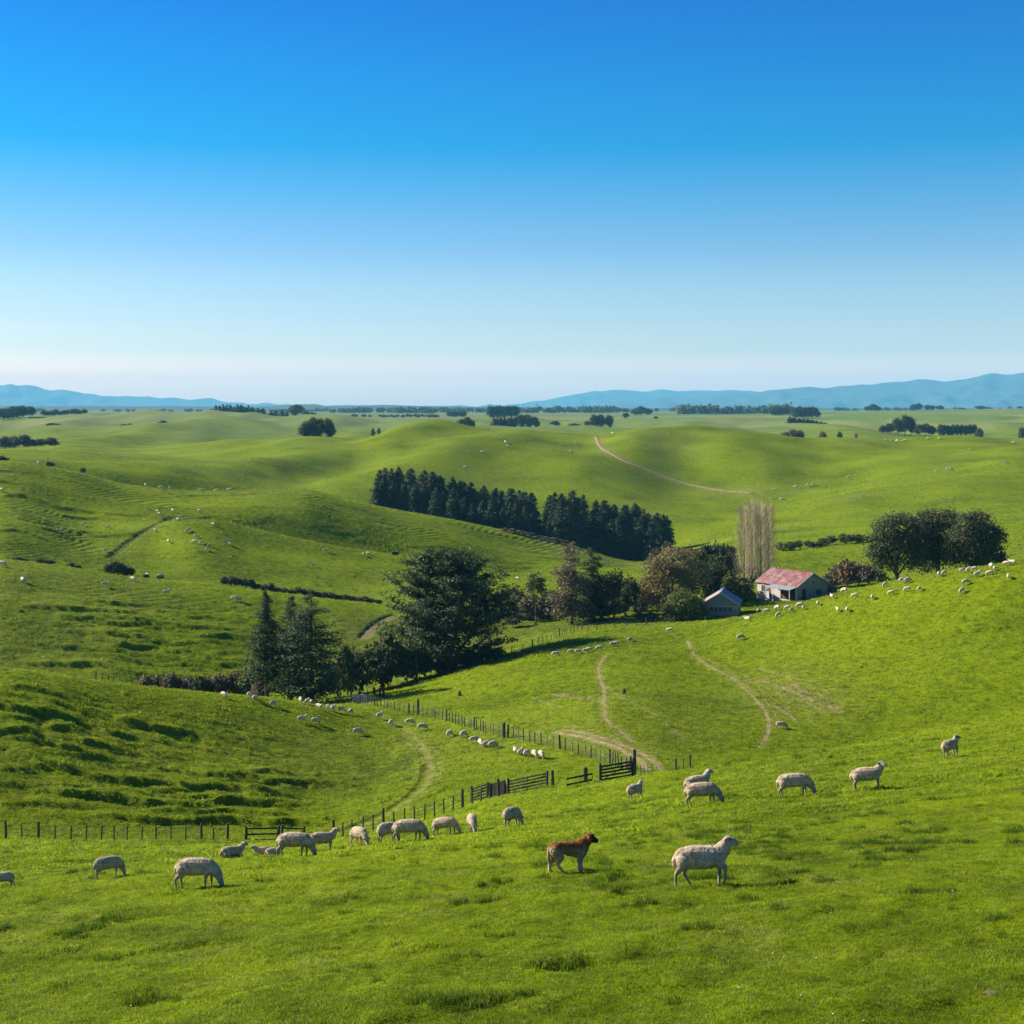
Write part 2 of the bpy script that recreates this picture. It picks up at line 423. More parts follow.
class MB:
    """collects boxes, prisms and tubes with one material each"""
    def __init__(s): s.v = []; s.f = []
    def add(s, v, f):
        b = len(s.v); s.v += [tuple(q) for q in v]; s.f += [tuple(i + b for i in q) for q in f]
    def box(s, c, h, rot=None):
        v = []
        for sx in (-1, 1):
            for sy in (-1, 1):
                for sz in (-1, 1):
                    q = Vector((sx * h[0], sy * h[1], sz * h[2]))
                    if rot is not None: q = rot @ q
                    v.append(q + Vector(c))
        s.add(v, [(0, 1, 3, 2), (4, 6, 7, 5), (0, 4, 5, 1), (2, 3, 7, 6), (0, 2, 6, 4), (1, 5, 7, 3)])
    def bar(s, a, b, w, h=None):
        a, b = Vector(a), Vector(b); d = b - a
        rot = d.to_track_quat('X', 'Z').to_matrix()
        s.box((a + b) / 2, (d.length / 2, w / 2, (h or w) / 2), rot)
    def tube(s, pts, rad, n=7, cap=True):
        pts = [Vector(p) for p in pts]
        rings = []
        for i, p in enumerate(pts):
            d = (pts[min(i + 1, len(pts) - 1)] - pts[max(i - 1, 0)]).normalized()
            q = d.to_track_quat('Z', 'Y').to_matrix()
            r = rad[i] if hasattr(rad, '__len__') else rad
            rings.append([p + q @ Vector((r * math.cos(2 * math.pi * k / n), r * math.sin(2 * math.pi * k / n), 0)) for k in range(n)])
        v = [q for r in rings for q in r]; f = []
        for i in range(len(pts) - 1):
            for k in range(n):
                f.append((i * n + k, i * n + (k + 1) % n, (i + 1) * n + (k + 1) % n, (i + 1) * n + k))
        if cap:
            f.append(tuple(range(n))[::-1]); f.append(tuple((len(pts) - 1) * n + k for k in range(n)))
        s.add(v, f)
    def mesh(s, name, mat, smooth=False):
        me = bpy.data.meshes.new(name)
        me.from_pydata(s.v, [], s.f)
        if smooth:
            for p in me.polygons: p.use_smooth = True
        me.materials.append(mat)
        me.update()
        return me
    def build(s, name, mat, parent=None, smooth=False): return obj(name, s.mesh(name, mat, smooth), parent)

# ---------------------------------------------------------------- materials
def new_mat(name):
    m = bpy.data.materials.new(name); m.use_nodes = True
    nt = m.node_tree; nt.nodes.clear()
    return m, nt.nodes, nt.links

def ramp(N, c, pos=None):
    r = N.new('ShaderNodeValToRGB')
    els = r.color_ramp.elements
    while len(els) < len(c): els.new(.5)
    for i, q in enumerate(c):
        els[i].position = pos[i] if pos else i / (len(c) - 1)
        els[i].color = (*q, 1)
    return r

def noise(N, Lk, vec, scale, detail=3, rough=.55):
    n = N.new('ShaderNodeTexNoise'); n.inputs['Scale'].default_value = scale
    n.inputs['Detail'].default_value = detail; n.inputs['Roughness'].default_value = rough
    if vec is not None: Lk.new(vec, n.inputs['Vector'])
    return n

def mix(N, Lk, a, b, fac, blend='MIX'):
    m = N.new('ShaderNodeMix'); m.data_type = 'RGBA'; m.blend_type = blend
    for sock, val in ((m.inputs[0], fac), (m.inputs[6], a), (m.inputs[7], b)):
        if hasattr(val, 'node'): Lk.new(val, sock)
        elif isinstance(val, (int, float)): sock.default_value = val
        else: sock.default_value = (*val, 1)
    return m.outputs[2]

def mathn(N, Lk, op, a, b=None):
    m = N.new('ShaderNodeMath'); m.operation = op
    for sock, val in ((m.inputs[0], a), (m.inputs[1], b)):
        if val is None: continue
        if hasattr(val, 'node'): Lk.new(val, sock)
        else: sock.default_value = val
    return m.outputs[0]

def maprange(N, Lk, v, a, b, c=0, d=1):
    m = N.new('ShaderNodeMapRange'); Lk.new(v, m.inputs[0])
    for i, q in enumerate((a, b, c, d)): m.inputs[i + 1].default_value = q
    return m.outputs[0]

def mat_plain(name, c1, c2, scale=4, rough=.8, bump=.0, bscale=None, spec=.3, stretch=None):
    m, N, Lk = new_mat(name)
    o = N.new('ShaderNodeOutputMaterial'); p = N.new('ShaderNodeBsdfPrincipled')
    tc = N.new('ShaderNodeTexCoord'); vec = tc.outputs['Object']
    if stretch:
        mp = N.new('ShaderNodeMapping'); mp.inputs['Scale'].default_value = stretch
        Lk.new(vec, mp.inputs[0]); vec = mp.outputs[0]
    n = noise(N, Lk, vec, scale, 5, .65)
    r = ramp(N, [c1, c2], [.3, .7]); Lk.new(n.outputs[0], r.inputs[0])
    Lk.new(r.outputs[0], p.inputs['Base Color'])
    p.inputs['Roughness'].default_value = rough
    p.inputs['Specular IOR Level'].default_value = spec
    if bump:
        b = N.new('ShaderNodeBump'); b.inputs['Strength'].default_value = bump; b.inputs['Distance'].default_value = .05
        n2 = noise(N, Lk, vec, bscale or scale * 3, 4); Lk.new(n2.outputs[0], b.inputs['Height']); Lk.new(b.outputs[0], p.inputs['Normal'])
    Lk.new(p.outputs[0], o.inputs[0])
    return m

GRASS_L = (.255, .335, .007)
GRASS_M = (.180, .256, .005)
GRASS_D = (.085, .135, .004)

def grass_color(N, Lk, pos):
    """shared by the sward and by its blades: mottling of the pasture in world space"""
    n1 = noise(N, Lk, pos, .045, 3, .5)
    n2 = noise(N, Lk, pos, .55, 4, .6)
    n3 = noise(N, Lk, pos, 4.0, 3, .6)
    s = mathn(N, Lk, 'ADD', mathn(N, Lk, 'MULTIPLY', n1.outputs[0], .40),
              mathn(N, Lk, 'ADD', mathn(N, Lk, 'MULTIPLY', n2.outputs[0], .40), mathn(N, Lk, 'MULTIPLY', n3.outputs[0], .20)))
    r = ramp(N, [GRASS_D, GRASS_M, GRASS_L], [.36, .50, .66])
    Lk.new(s, r.inputs[0])
    return r.outputs[0]

def make_ground_mat():
    m, N, Lk = new_mat("pasture")
    o = N.new('ShaderNodeOutputMaterial'); p = N.new('ShaderNodeBsdfPrincipled')
    g = N.new('ShaderNodeNewGeometry'); pos = g.outputs['Position']
    col = mix(N, Lk, grass_color(N, Lk, pos), (.74, .71, .62), 1.0, 'MULTIPLY')     # the turf between the blades
    def attr(n):
        a = N.new('ShaderNodeAttribute'); a.attribute_name = n; return a.outputs['Fac']
    # old dry litter in places
    nd = noise(N, Lk, pos, .9, 5, .7)
    fine = noise(N, Lk, pos, 6, 3, .7)
    dry = mathn(N, Lk, 'MULTIPLY', attr('dry'), maprange(N, Lk, nd.outputs[0], .40, .62))
    col = mix(N, Lk, col, (.26, .235, .085), dry)
    rush = mathn(N, Lk, 'MULTIPLY', attr('rush'), maprange(N, Lk, nd.outputs[0], .35, .6))
    col = mix(N, Lk, col, (.085, .085, .035), rush)
    # far plain: paddocks of different greens
    vo = N.new('ShaderNodeTexVoronoi'); vo.inputs['Scale'].default_value = .0042
    mp = N.new('ShaderNodeMapping'); mp.inputs['Scale'].default_value = (1, .55, 0); mp.inputs['Rotation'].default_value = (0, 0, .35)
    Lk.new(pos, mp.inputs[0]); Lk.new(mp.outputs[0], vo.inputs['Vector'])
    sep = N.new('ShaderNodeSeparateColor'); Lk.new(vo.outputs['Color'], sep.inputs[0])
    fr = ramp(N, [(.105, .150, .036), (.155, .200, .05), (.22, .225, .085), (.125, .18, .034), (.18, .165, .085)], [0, .3, .55, .75, 1])
    Lk.new(sep.outputs[0], fr.inputs[0])
    col = mix(N, Lk, col, fr.outputs[0], mathn(N, Lk, 'MULTIPLY', attr('plain'), .75))
    # worn earth
    ne = noise(N, Lk, pos, 1.6, 5, .7)
    er = ramp(N, [(.20, .135, .07), (.36, .27, .165)], [.3, .7]); Lk.new(ne.outputs[0], er.inputs[0])
    dm = mathn(N, Lk, 'ADD', attr('dirt'), mathn(N, Lk, 'MULTIPLY', mathn(N, Lk, 'SUBTRACT', fine.outputs[0], .5), .9))
    dm = mathn(N, Lk, 'MULTIPLY', maprange(N, Lk, dm, .35, .75), maprange(N, Lk, attr('dirt'), .02, .12))
    col = mix(N, Lk, col, er.outputs[0], dm)
    Lk.new(col, p.inputs['Base Color'])
    p.inputs['Roughness'].default_value = .95
    p.inputs['Specular IOR Level'].default_value = .03
    b = N.new('ShaderNodeBump'); b.inputs['Strength'].default_value = .75; b.inputs['Distance'].default_value = .22
    hb = noise(N, Lk, pos, 1.3, 6, .72)
    Lk.new(hb.outputs[0], b.inputs['Height']); Lk.new(b.outputs[0], p.inputs['Normal'])
    Lk.new(p.outputs[0], o.inputs[0])
    return m

def make_blade_mat(name="grass_blade", tone=(1, 1, 1)):
    m, N, Lk = new_mat(name)
    o = N.new('ShaderNodeOutputMaterial')
    g = N.new('ShaderNodeNewGeometry')
    col = grass_color(N, Lk, g.outputs['Position'])
    col = mix(N, Lk, col, tone, 1.0, 'MULTIPLY')
    oi = N.new('ShaderNodeObjectInfo')
    col = mix(N, Lk, col, (.27, .27, .075), mathn(N, Lk, 'MULTIPLY', maprange(N, Lk, oi.outputs['Random'], .80, 1.0), .55))
    tn = N.new('ShaderNodeVectorMath'); tn.operation = 'SCALE'; Lk.new(col, tn.inputs[0]); Lk.new(maprange(N, Lk, oi.outputs['Random'], 0, 1, .68, 1.24), tn.inputs['Scale']); col = tn.outputs[0]
    d = N.new('ShaderNodeBsdfPrincipled'); d.inputs['Roughness'].default_value = .55; d.inputs['Specular IOR Level'].default_value = .12
    t = N.new('ShaderNodeBsdfTranslucent')
    vt = N.new('ShaderNodeVectorTransform'); vt.vector_type = 'NORMAL'; vt.convert_from = 'OBJECT'; vt.convert_to = 'WORLD'; vt.inputs[0].default_value = (0, 0, 1)
    vm = N.new('ShaderNodeVectorMath'); vm.operation = 'MULTIPLY_ADD'      # a sward lights like a surface: blade normals lean to the slope's own normal
    Lk.new(g.outputs['Normal'], vm.inputs[0]); vm.inputs[1].default_value = (.45, .45, .45); Lk.new(vt.outputs[0], vm.inputs[2])
    vn = N.new('ShaderNodeVectorMath'); vn.operation = 'NORMALIZE'; Lk.new(vm.outputs[0], vn.inputs[0])
    Lk.new(vn.outputs[0], d.inputs['Normal'])
    Lk.new(col, d.inputs['Base Color'])
    tcol = mix(N, Lk, col, (1.5, 1.45, .5), 1.0, 'MULTIPLY')
    Lk.new(tcol, t.inputs['Color'])
    mx = N.new('ShaderNodeMixShader'); mx.inputs[0].default_value = .42
    Lk.new(d.outputs[0], mx.inputs[1]); Lk.new(t.outputs[0], mx.inputs[2]); Lk.new(mx.outputs[0], o.inputs[0])
    return m

def make_leaf_mat(name, dark, light, tr=.25, scale=.35):
    m, N, Lk = new_mat(name)
    o = N.new('ShaderNodeOutputMaterial')
    g = N.new('ShaderNodeNewGeometry'); oi = N.new('ShaderNodeObjectInfo')
    n = noise(N, Lk, g.outputs['Position'], scale, 3, .6)
    s = mathn(N, Lk, 'ADD', n.outputs[0], mathn(N, Lk, 'MULTIPLY', mathn(N, Lk, 'SUBTRACT', g.outputs['Random Per Island'], .5), .35))
    s = mathn(N, Lk, 'ADD', s, mathn(N, Lk, 'MULTIPLY', mathn(N, Lk, 'SUBTRACT', oi.outputs['Random'], .5), .25))
    r = ramp(N, [dark, light], [.3, .72]); Lk.new(s, r.inputs[0])
    d = N.new('ShaderNodeBsdfPrincipled'); d.inputs['Roughness'].default_value = .6; d.inputs['Specular IOR Level'].default_value = .25
    t = N.new('ShaderNodeBsdfTranslucent')
    Lk.new(r.outputs[0], d.inputs['Base Color']); Lk.new(r.outputs[0], t.inputs['Color'])
    mx = N.new('ShaderNodeMixShader'); mx.inputs[0].default_value = tr
    Lk.new(d.outputs[0], mx.inputs[1]); Lk.new(t.outputs[0], mx.inputs[2]); Lk.new(mx.outputs[0], o.inputs[0])
    return m

M_GROUND = make_ground_mat()
M_BLADE = make_blade_mat()
M_RANK = make_blade_mat("rank_grass", (.50, .62, .6))
M_PINE = make_leaf_mat("pine_needles", (.024, .042, .016), (.078, .115, .042), .22)
M_MACRO = make_leaf_mat("dark_needles", (.030, .050, .016), (.120, .160, .052), .3)
M_OLIVE = make_leaf_mat("autumn_leaves", (.125, .105, .034), (.34, .275, .10), .32)
M_BROADD = make_leaf_mat("dark_leaves", (.036, .046, .014), (.125, .145, .048), .28)
M_SHRUB = make_leaf_mat("shrub_leaves", (.060, .085, .014), (.185, .225, .050), .3)
M_BROWN = make_leaf_mat("brown_scrub", (.095, .075, .036), (.300, .245, .140), .25)
M_RED = make_leaf_mat("russet_scrub", (.085, .062, .026), (.235, .150, .070), .2)
M_TWIG = mat_plain("poplar_twigs", (.34, .25, .16), (.58, .46, .32), .8, .9)
M_BARK = mat_plain("bark", (.055, .042, .030), (.13, .105, .080), 2.5, .95, .5, stretch=(1, 1, .25))
M_POST = mat_plain("weathered_timber", (.035, .030, .024), (.105, .092, .072), 9, .9, .3, stretch=(1, 1, .15))
M_BLACKW = mat_plain("tarred_timber", (.012, .011, .010), (.040, .036, .030), 9, .9, .3, stretch=(1, 1, .15))
M_POSTL = mat_plain("pale_timber", (.16, .135, .10), (.30, .265, .21), 9, .9, .3, stretch=(1, 1, .15))
M_WIRE = mat_plain("fence_wire", (.10, .10, .10), (.18, .18, .18), 3, .5)
def make_track_mat():
    m, N, Lk = new_mat("track_earth")
    o = N.new('ShaderNodeOutputMaterial'); p = N.new('ShaderNodeBsdfPrincipled')
    g = N.new('ShaderNodeNewGeometry'); pos = g.outputs['Position']
    n = noise(N, Lk, pos, 1.5, 5, .7); n2 = noise(N, Lk, pos, .8, 4, .65)
    e = ramp(N, [(.16, .10, .055), (.30, .21, .125), (.42, .33, .22)], [.3, .5, .72]); Lk.new(n.outputs[0], e.inputs[0])
    gr = mix(N, Lk, grass_color(N, Lk, pos), (.8, .75, .7), 1.0, 'MULTIPLY')
    a = N.new('ShaderNodeAttribute'); a.attribute_name = 'across'
    d = mathn(N, Lk, 'ABSOLUTE', mathn(N, Lk, 'SUBTRACT', mathn(N, Lk, 'ABSOLUTE', a.outputs['Fac']), .56))
    d = mathn(N, Lk, 'ADD', d, mathn(N, Lk, 'MULTIPLY', mathn(N, Lk, 'SUBTRACT', n2.outputs[0], .5), 1.1))
    k = maprange(N, Lk, d, .24, .44, 1, 0)
    Lk.new(mix(N, Lk, gr, e.outputs[0], k), p.inputs['Base Color'])
    p.inputs['Roughness'].default_value = .95; p.inputs['Specular IOR Level'].default_value = .1
    b = N.new('ShaderNodeBump'); b.inputs['Strength'].default_value = .7; b.inputs['Distance'].default_value = .12
    n3 = noise(N, Lk, pos, 4, 5, .7); Lk.new(n3.outputs[0], b.inputs['Height']); Lk.new(b.outputs[0], p.inputs['Normal'])
    Lk.new(p.outputs[0], o.inputs[0]); return m
M_TRACK = make_track_mat()

# ---------------------------------------------------------------- tracks: where they run
T_MAIN = [(562, 732), (580, 735), (600, 740), (620, 747), (636, 755), (648, 763), (655, 771)]
T_MEADOW = [(372, 713), (392, 722), (410, 733), (424, 748), (431, 764), (428, 780), (414, 794), (396, 807), (374, 819), (350, 828), (326, 835), (300, 841)]
T_HILL1 = [(608, 654), (600, 664), (599, 676), (604, 690), (604, 706), (608, 722), (622, 733), (632, 742)]
T_HILL1B = [(606, 688), (622, 698), (640, 706), (658, 716), (672, 728), (684, 740)]
T_HILL2 = [(687, 640), (694, 655), (712, 668), (734, 680), (752, 696), (764, 710), (769, 724), (766, 738), (758, 748)]
T_HILL2B = [(706, 658), (735, 677), (758, 695), (774, 712), (778, 728)]
T_FAR = [(596, 437, 700), (599, 444, 650), (606, 451, 600), (622, 460, 600), (640, 467, 600), (660, 475, 600), (680, 482, 600), (700, 487, 600), (722, 490.5, 600), (750, 493, 600)]
T_SPUR = [(470, 526, 380), (500, 530, 380), (520, 535, 380), (545, 541.5, 380), (570, 546.5, 380), (600, 553, 380), (640, 562.5, 380)]
W_MEADOW = ground_path(T_MEADOW, 6)
CARVES.append((W_MEADOW[24:], 1.0, .22, 100, 180))
W_SCAR = ground_path([(364, 637), (370, 630), (377, 624), (385, 619), (394, 615)], 5, 225)
W_GULLY = ground_path([(110, 557, 330), (118, 551, 330), (128, 543, 330), (142, 533, 330), (158, 523.5, 330), (170, 518, 330)], 5)
CARVES.append((W_GULLY, 1.2, .38, 335, 520))
CARVES.append((W_SCAR, 1.2, .30, 225, 320))
_profiles.clear()
W_MAIN = ground_path(T_MAIN, 8)
W_FAR = ground_path(T_FAR, 8)
W_SPUR = catmull([(lambda q: (q.x, q.y))(atd(a, d)) for a, d in ((500, 487), (525, 483), (550, 480), (580, 477), (610, 475), (645, 474))], 8)
W_HILL = [ground_path(t, 6) for t in (T_HILL1, T_HILL1B, T_HILL2, T_HILL2B)]

# ---------------------------------------------------------------- ground sheet
def rows():
    out = [np.exp(np.linspace(math.log(2), math.log(13), 26))[:-1],
           np.exp(np.linspace(math.log(13), math.log(105), 430))[:-1],
           np.exp(np.linspace(math.log(105), math.log(330), 620))[:-1],
           np.exp(np.linspace(math.log(330), math.log(620), 400))[:-1],
           np.exp(np.linspace(math.log(620), math.log(1200), 150))[:-1],
           np.exp(np.linspace(math.log(1200), math.log(9000), 90))]
    return np.concatenate(out)
g_d = rows()
g_p = np.concatenate([np.arange(-900, -420, 24), np.arange(-420, -40, 7.0), np.arange(-40, 1064, 1.7), np.arange(1064, 1440, 7.0), np.arange(1440, 1925, 24)])
DD, PP = np.meshgrid(g_d, g_p, indexing='ij')
XX = (PP - 512) / F * DD
ZZ = ground_z(XX, DD)
nr, nc = DD.shape
V = np.stack([XX.ravel(), DD.ravel(), ZZ.ravel()], 1)
idx = np.arange(nr * nc).reshape(nr, nc)
Q = np.stack([idx[:-1, :-1].ravel(), idx[:-1, 1:].ravel(), idx[1:, 1:].ravel(), idx[1:, :-1].ravel()], 1)
xr, yr = XX.ravel(), DD.ravel()
er_ = HZ - ZZ.ravel() / yr * F
pr_ = PP.ravel()
dirt = np.zeros(nr * nc); dry = np.zeros(nr * nc); rush = np.zeros(nr * nc)
def wear(poly, hw, amt, lo, hi, ruts=False):
    s = (yr > lo) & (yr < hi) & (pr_ > 200) & (pr_ < 1000)
    dd = seg_dist(xr[s], yr[s], poly)
    if ruts: m = np.exp(-((dd - hw) / (hw * .45)) ** 2)
    else: m = 1 - sstep(hw * .4, hw * 1.2, dd)
    dirt[s] = np.maximum(dirt[s], amt * m)
    dry[s] = np.maximum(dry[s], .7 * amt * (1 - sstep(hw, hw * 3.2, dd)))
wear(W_MAIN, 1.7, .62, 100, 180)
wear(W_MEADOW, .7, .43, 100, 180)
wear(W_SPUR, 2.4, .55, 400, 520)
wear(W_FAR, 3.0, .5, 560, 900)
wear(W_SCAR, 1.2, .62, 225, 320)
wear(W_HILL[0], .36, .68, 120, 240)
wear(W_HILL[1], .26, .64, 120, 240)
wear(W_HILL[2], .30, .74, 120, 240)
wear(W_HILL[3], .24, .62, 120, 240)
# striped bare patch on the right hill, and other dry places
m = (yr > 120) & (yr < 240)
st = np.zeros(nr * nc)
for (ax, ay, bx, by, w, a) in ((757, 668, 800, 680, .35, .55), (760, 680, 838, 712, .45, .75), (790, 684, 812, 694, .6, .7), (770, 690, 832, 715, .30, .6), (745, 676, 790, 712, .25, .5), (774, 706, 798, 722, .3, .6),
                              (737, 666, 770, 690, .3, .4), (555, 694, 596, 700, .9, .55), (532, 698, 560, 708, .35, .5), (816, 692, 842, 712, .4, .5)):
    a0, b0 = at(ax, ay), at(bx, by)
    dd = seg_dist(xr[m], yr[m], [(a0.x, a0.y), (b0.x, b0.y)])
    st[m] = np.maximum(st[m], 1.25 * a * (1 - sstep(w * .3, w * 1.5, dd)))
dirt = np.maximum(dirt, st)
c0 = at(790, 692)
dry[m] = np.maximum(dry[m], .8 * np.exp(-(((xr[m] - c0.x) / 6.5) ** 2 + ((yr[m] - c0.y) / 13) ** 2)))
dry += .25 * sstep(.1, .6, pnoise(xr / 60, yr / 60, 77)) * (yr > 110)
dry += .35 * sstep(.15, .6, pnoise(xr / 2.2, yr / 1.6, 78)) * (yr <= 110)
# rushes and rank grass: gully on the left hill, valley bottom, hollows
gl = W_GULLY
s = (yr > 340) & (yr < 520) & (pr_ < 300)
rush[s] = np.maximum(rush[s], .95 * (1 - sstep(.8, 3.0, seg_dist(xr[s], yr[s], gl))))
rush += .8 * box(pr_, 330, 690, 30) * box(yr, 228, 285, 10)
rush += .75 * sstep(.22, .5, fbm(xr / 170, yr / 420, 3, 83)) * sstep(1150, 1500, yr)
rush += .55 * box(er_, 425, 445, 5) * box(pr_, 180, 330, 20) * (yr > 900)
plain = sstep(1050, 1700, yr)
G = mesh_np("ground", V, Q, M_GROUND, True, {'dirt': dirt, 'dry': np.clip(dry, 0, 1), 'rush': np.clip(rush, 0, 1), 'plain': plain})
tag(obj("ground", G), kind='structure')

def ribbon(name, poly, hw, lift, seed, label=None):
    """earth track lying on the ground with ragged edges"""
    P = np.array(poly); T = np.gradient(P, axis=0); T /= np.linalg.norm(T, axis=1)[:, None] + 1e-9
    # resample finely
    seg = np.r_[0, np.cumsum(np.hypot(*np.diff(P, axis=0).T))]
    n = int(seg[-1] / max(hw * .35, .25)) + 2
    u = np.linspace(0, seg[-1], n)
    P = np.stack([np.interp(u, seg, P[:, 0]), np.interp(u, seg, P[:, 1])], 1)
    T = np.gradient(P, axis=0); T /= np.linalg.norm(T, axis=1)[:, None] + 1e-9
    Nn = np.stack([-T[:, 1], T[:, 0]], 1)
    k = 9
    off = np.linspace(-1, 1, k)
    wj = hw * (1 + .28 * pnoise(u / hw * .9, u * 0 + 3.3, seed))
    wk = hw * (1 + .28 * pnoise(u / hw * .9, u * 0 + 8.7, seed + 1))
    W = np.where(off[None, :] < 0, off[None, :] * wj[:, None], off[None, :] * wk[:, None])
    X = P[:, 0:1] + Nn[:, 0:1] * W; Y = P[:, 1:2] + Nn[:, 1:2] * W
    rut = -.05 * np.exp(-((np.abs(off) - .55) / .2) ** 2)[None, :]
    Z = ground_z(X, Y) + lift + rut * (hw > .8) - lift * 2.2 * (np.abs(off)[None, :] > .98)
    V = np.stack([X.ravel(), Y.ravel(), Z.ravel()], 1)
    ii = np.arange(n * k).reshape(n, k)
    Fq = np.stack([ii[:-1, :-1].ravel(), ii[:-1, 1:].ravel(), ii[1:, 1:].ravel(), ii[1:, :-1].ravel()], 1)
    return tag(obj(name, mesh_np(name, V, Fq, M_TRACK, True, {'across': np.tile(off, n)})), kind='structure')
ribbon("farm_track", W_MAIN, 1.05, .05, 5)
ribbon("hill_track", W_FAR, 1.15, .22, 6)
ribbon("spur_track", W_SPUR, 1.0, .22, 7)


# ---------------------------------------------------------------- grass: blades in tufts over the near and middle slopes (stuff)
rng = np.random.default_rng(5)
def tuft_mesh(name, n, rad, hmin, hmax, w, lean, seed, mat=None):
    r = np.random.default_rng(seed)
    V, Fq = [], []
    for i in range(n):
        a = r.uniform(0, 2 * np.pi); q = rad * math.sqrt(r.uniform())
        bx, by = q * math.cos(a), q * math.sin(a)
        h = r.uniform(hmin, hmax); b = r.uniform(0, 2 * np.pi); la = lean * h * r.uniform(.3, 1.3)
        dx, dy = math.cos(b), math.sin(b)
        wx, wy = -dy * w / 2, dx * w / 2
        k = len(V)
        V += [(bx - wx, by - wy, -.015), (bx + wx, by + wy, -.015),
              (bx + dx * la * .35 + wx * .8, by + dy * la * .35 + wy * .8, h * .6), (bx + dx * la * .35 - wx * .8, by + dy * la * .35 - wy * .8, h * .6),
              (bx + dx * la + wx * .15, by + dy * la + wy * .15, h), (bx + dx * la - wx * .15, by + dy * la - wy * .15, h)]
        Fq += [(k, k + 1, k + 2, k + 3), (k + 3, k + 2, k + 4, k + 5)]
    return mesh_np(name, V, Fq, mat or M_BLADE)

def grass_field(name, d0, d1, step, tufts, hscale, label, sparse=None):
    """tufts on a jittered lattice whose spacing grows with distance"""
    ds = []
    d = d0
    while d < d1:
        ds.append(d); d *= 1 + step * .95
    X, Y = [], []
    for d in ds:
        pxs = np.arange(-150, 1175, step * F)
        pxs = pxs + rng.uniform(-.5, .5, len(pxs)) * step * F
        dd = d * (1 + rng.uniform(-.5, .5, len(pxs)) * step)
        X.append((pxs - 512) / F * dd); Y.append(dd)
    X = np.concatenate(X); Y = np.concatenate(Y)
    keep = np.ones(len(X), bool)
    for poly, hw, mid in ((W_MAIN, .95, .3), (W_MEADOW, .28, 0), (W_SCAR, 1.2, 0), (W_HILL[0], .25, 0), (W_HILL[2], .18, 0)):
        sd = seg_dist(X, Y, poly); keep &= (sd > hw) | (sd < mid)
    if sparse:
        f = sstep(sparse[0], sparse[1], pnoise(X / 1.3 + 31, Y / .95, 95) + .5 * pnoise(X / 13, Y / 9, 96))
        keep &= rng.uniform(size=len(X)) < f * sparse[2]
    X, Y = X[keep], Y[keep]
    Z = ground_z(X, Y)
    e_ = np.clip(Y * .006, .25, 3.0)
    nx = -(ground_z(X + e_, Y) - ground_z(X - e_, Y)) / (2 * e_) + rng.normal(size=len(X)) * .10
    ny = -(ground_z(X, Y + e_) - ground_z(X, Y - e_)) / (2 * e_) + rng.normal(size=len(X)) * .10
    nz = 1 / np.sqrt(1 + nx * nx + ny * ny); nx, ny = nx * nz, ny * nz
    yaw = rng.uniform(0, 6.28, len(X)); cy, sy = np.cos(yaw), np.sin(yaw)
    mx_, my_ = cy * nx + sy * ny, -sy * nx + cy * ny                      # the slope's normal seen from the tuft's own heading
    rot = np.stack([-np.arcsin(np.clip(my_, -1, 1)), np.arctan2(mx_, nz), yaw], 1)
    big = sstep(.30, .55, pnoise(X / 1.5 + 9, Y / 1.0, 91)) * sstep(-.1, .3, pnoise(X / 9, Y / 7, 92))
    sc = np.clip((Y / 24) ** hscale, 1, 5.5) * rng.uniform(.65, 1.3, len(X)) * (1 + .8 * big)
    me = mesh_np(name, np.stack([X, Y, Z], 1), None, None, False, {'rot': rot, 'scl': sc})
    o = tag(obj(name, me), kind='stuff')
    col = bpy.data.collections.new(name + "_tufts")
    for i, t in enumerate(tufts):
        col.objects.link(bpy.data.objects.new("grass_tuft", t))
    ng = bpy.data.node_groups.new(name, 'GeometryNodeTree')
    ng.interface.new_socket("Geometry", in_out='INPUT', socket_type='NodeSocketGeometry')
    ng.interface.new_socket("Geometry", in_out='OUTPUT', socket_type='NodeSocketGeometry')
    N, Lk = ng.nodes, ng.links
    gi, go = N.new('NodeGroupInput'), N.new('NodeGroupOutput')
    iop = N.new('GeometryNodeInstanceOnPoints'); ci = N.new('GeometryNodeCollectionInfo')
    ci.inputs['Collection'].default_value = col
    ci.inputs['Separate Children'].default_value = True
    ci.inputs['Reset Children'].default_value = True
    na = N.new('GeometryNodeInputNamedAttribute'); na.data_type = 'FLOAT_VECTOR'; na.inputs['Name'].default_value = 'rot'
    nb = N.new('GeometryNodeInputNamedAttribute'); nb.data_type = 'FLOAT'; nb.inputs['Name'].default_value = 'scl'
    er = N.new('FunctionNodeEulerToRotation')
    Lk.new(gi.outputs[0], iop.inputs['Points']); Lk.new(ci.outputs[0], iop.inputs['Instance'])
    iop.inputs['Pick Instance'].default_value = True
    Lk.new(na.outputs['Attribute'], er.inputs[0]); Lk.new(er.outputs[0], iop.inputs['Rotation'])
    Lk.new(nb.outputs['Attribute'], iop.inputs['Scale']); Lk.new(iop.outputs[0], go.inputs[0])
    md = o.modifiers.new("tufts", 'NODES'); md.node_group = ng
    return o
NEAR_T = [tuft_mesh("grass_tuft_mesh", 11, .075, .012, .040, .0085, 1.6, s) for s in range(5)]
FAR_T = [tuft_mesh("grass_clump_mesh", 14, .11, .014, .048, .018, 1.5, 20 + s) for s in range(5)]
grass_field("pasture_grass", 13.0, 44, .0038, NEAR_T, .45, None)
grass_field("slope_grass", 44, 112, .0034, FAR_T, .55, None)
grass_field("hill_grass", 112, 700, .0038, FAR_T, .62, None)

RANK_T = [tuft_mesh("rank_tuft_mesh", 46, .11, .05, .13, .010, 1.1, 50 + s, M_RANK) for s in range(4)]
grass_field("rank_grass", 13.0, 150, .0062, RANK_T, .35, None, (.46, .78, .9))

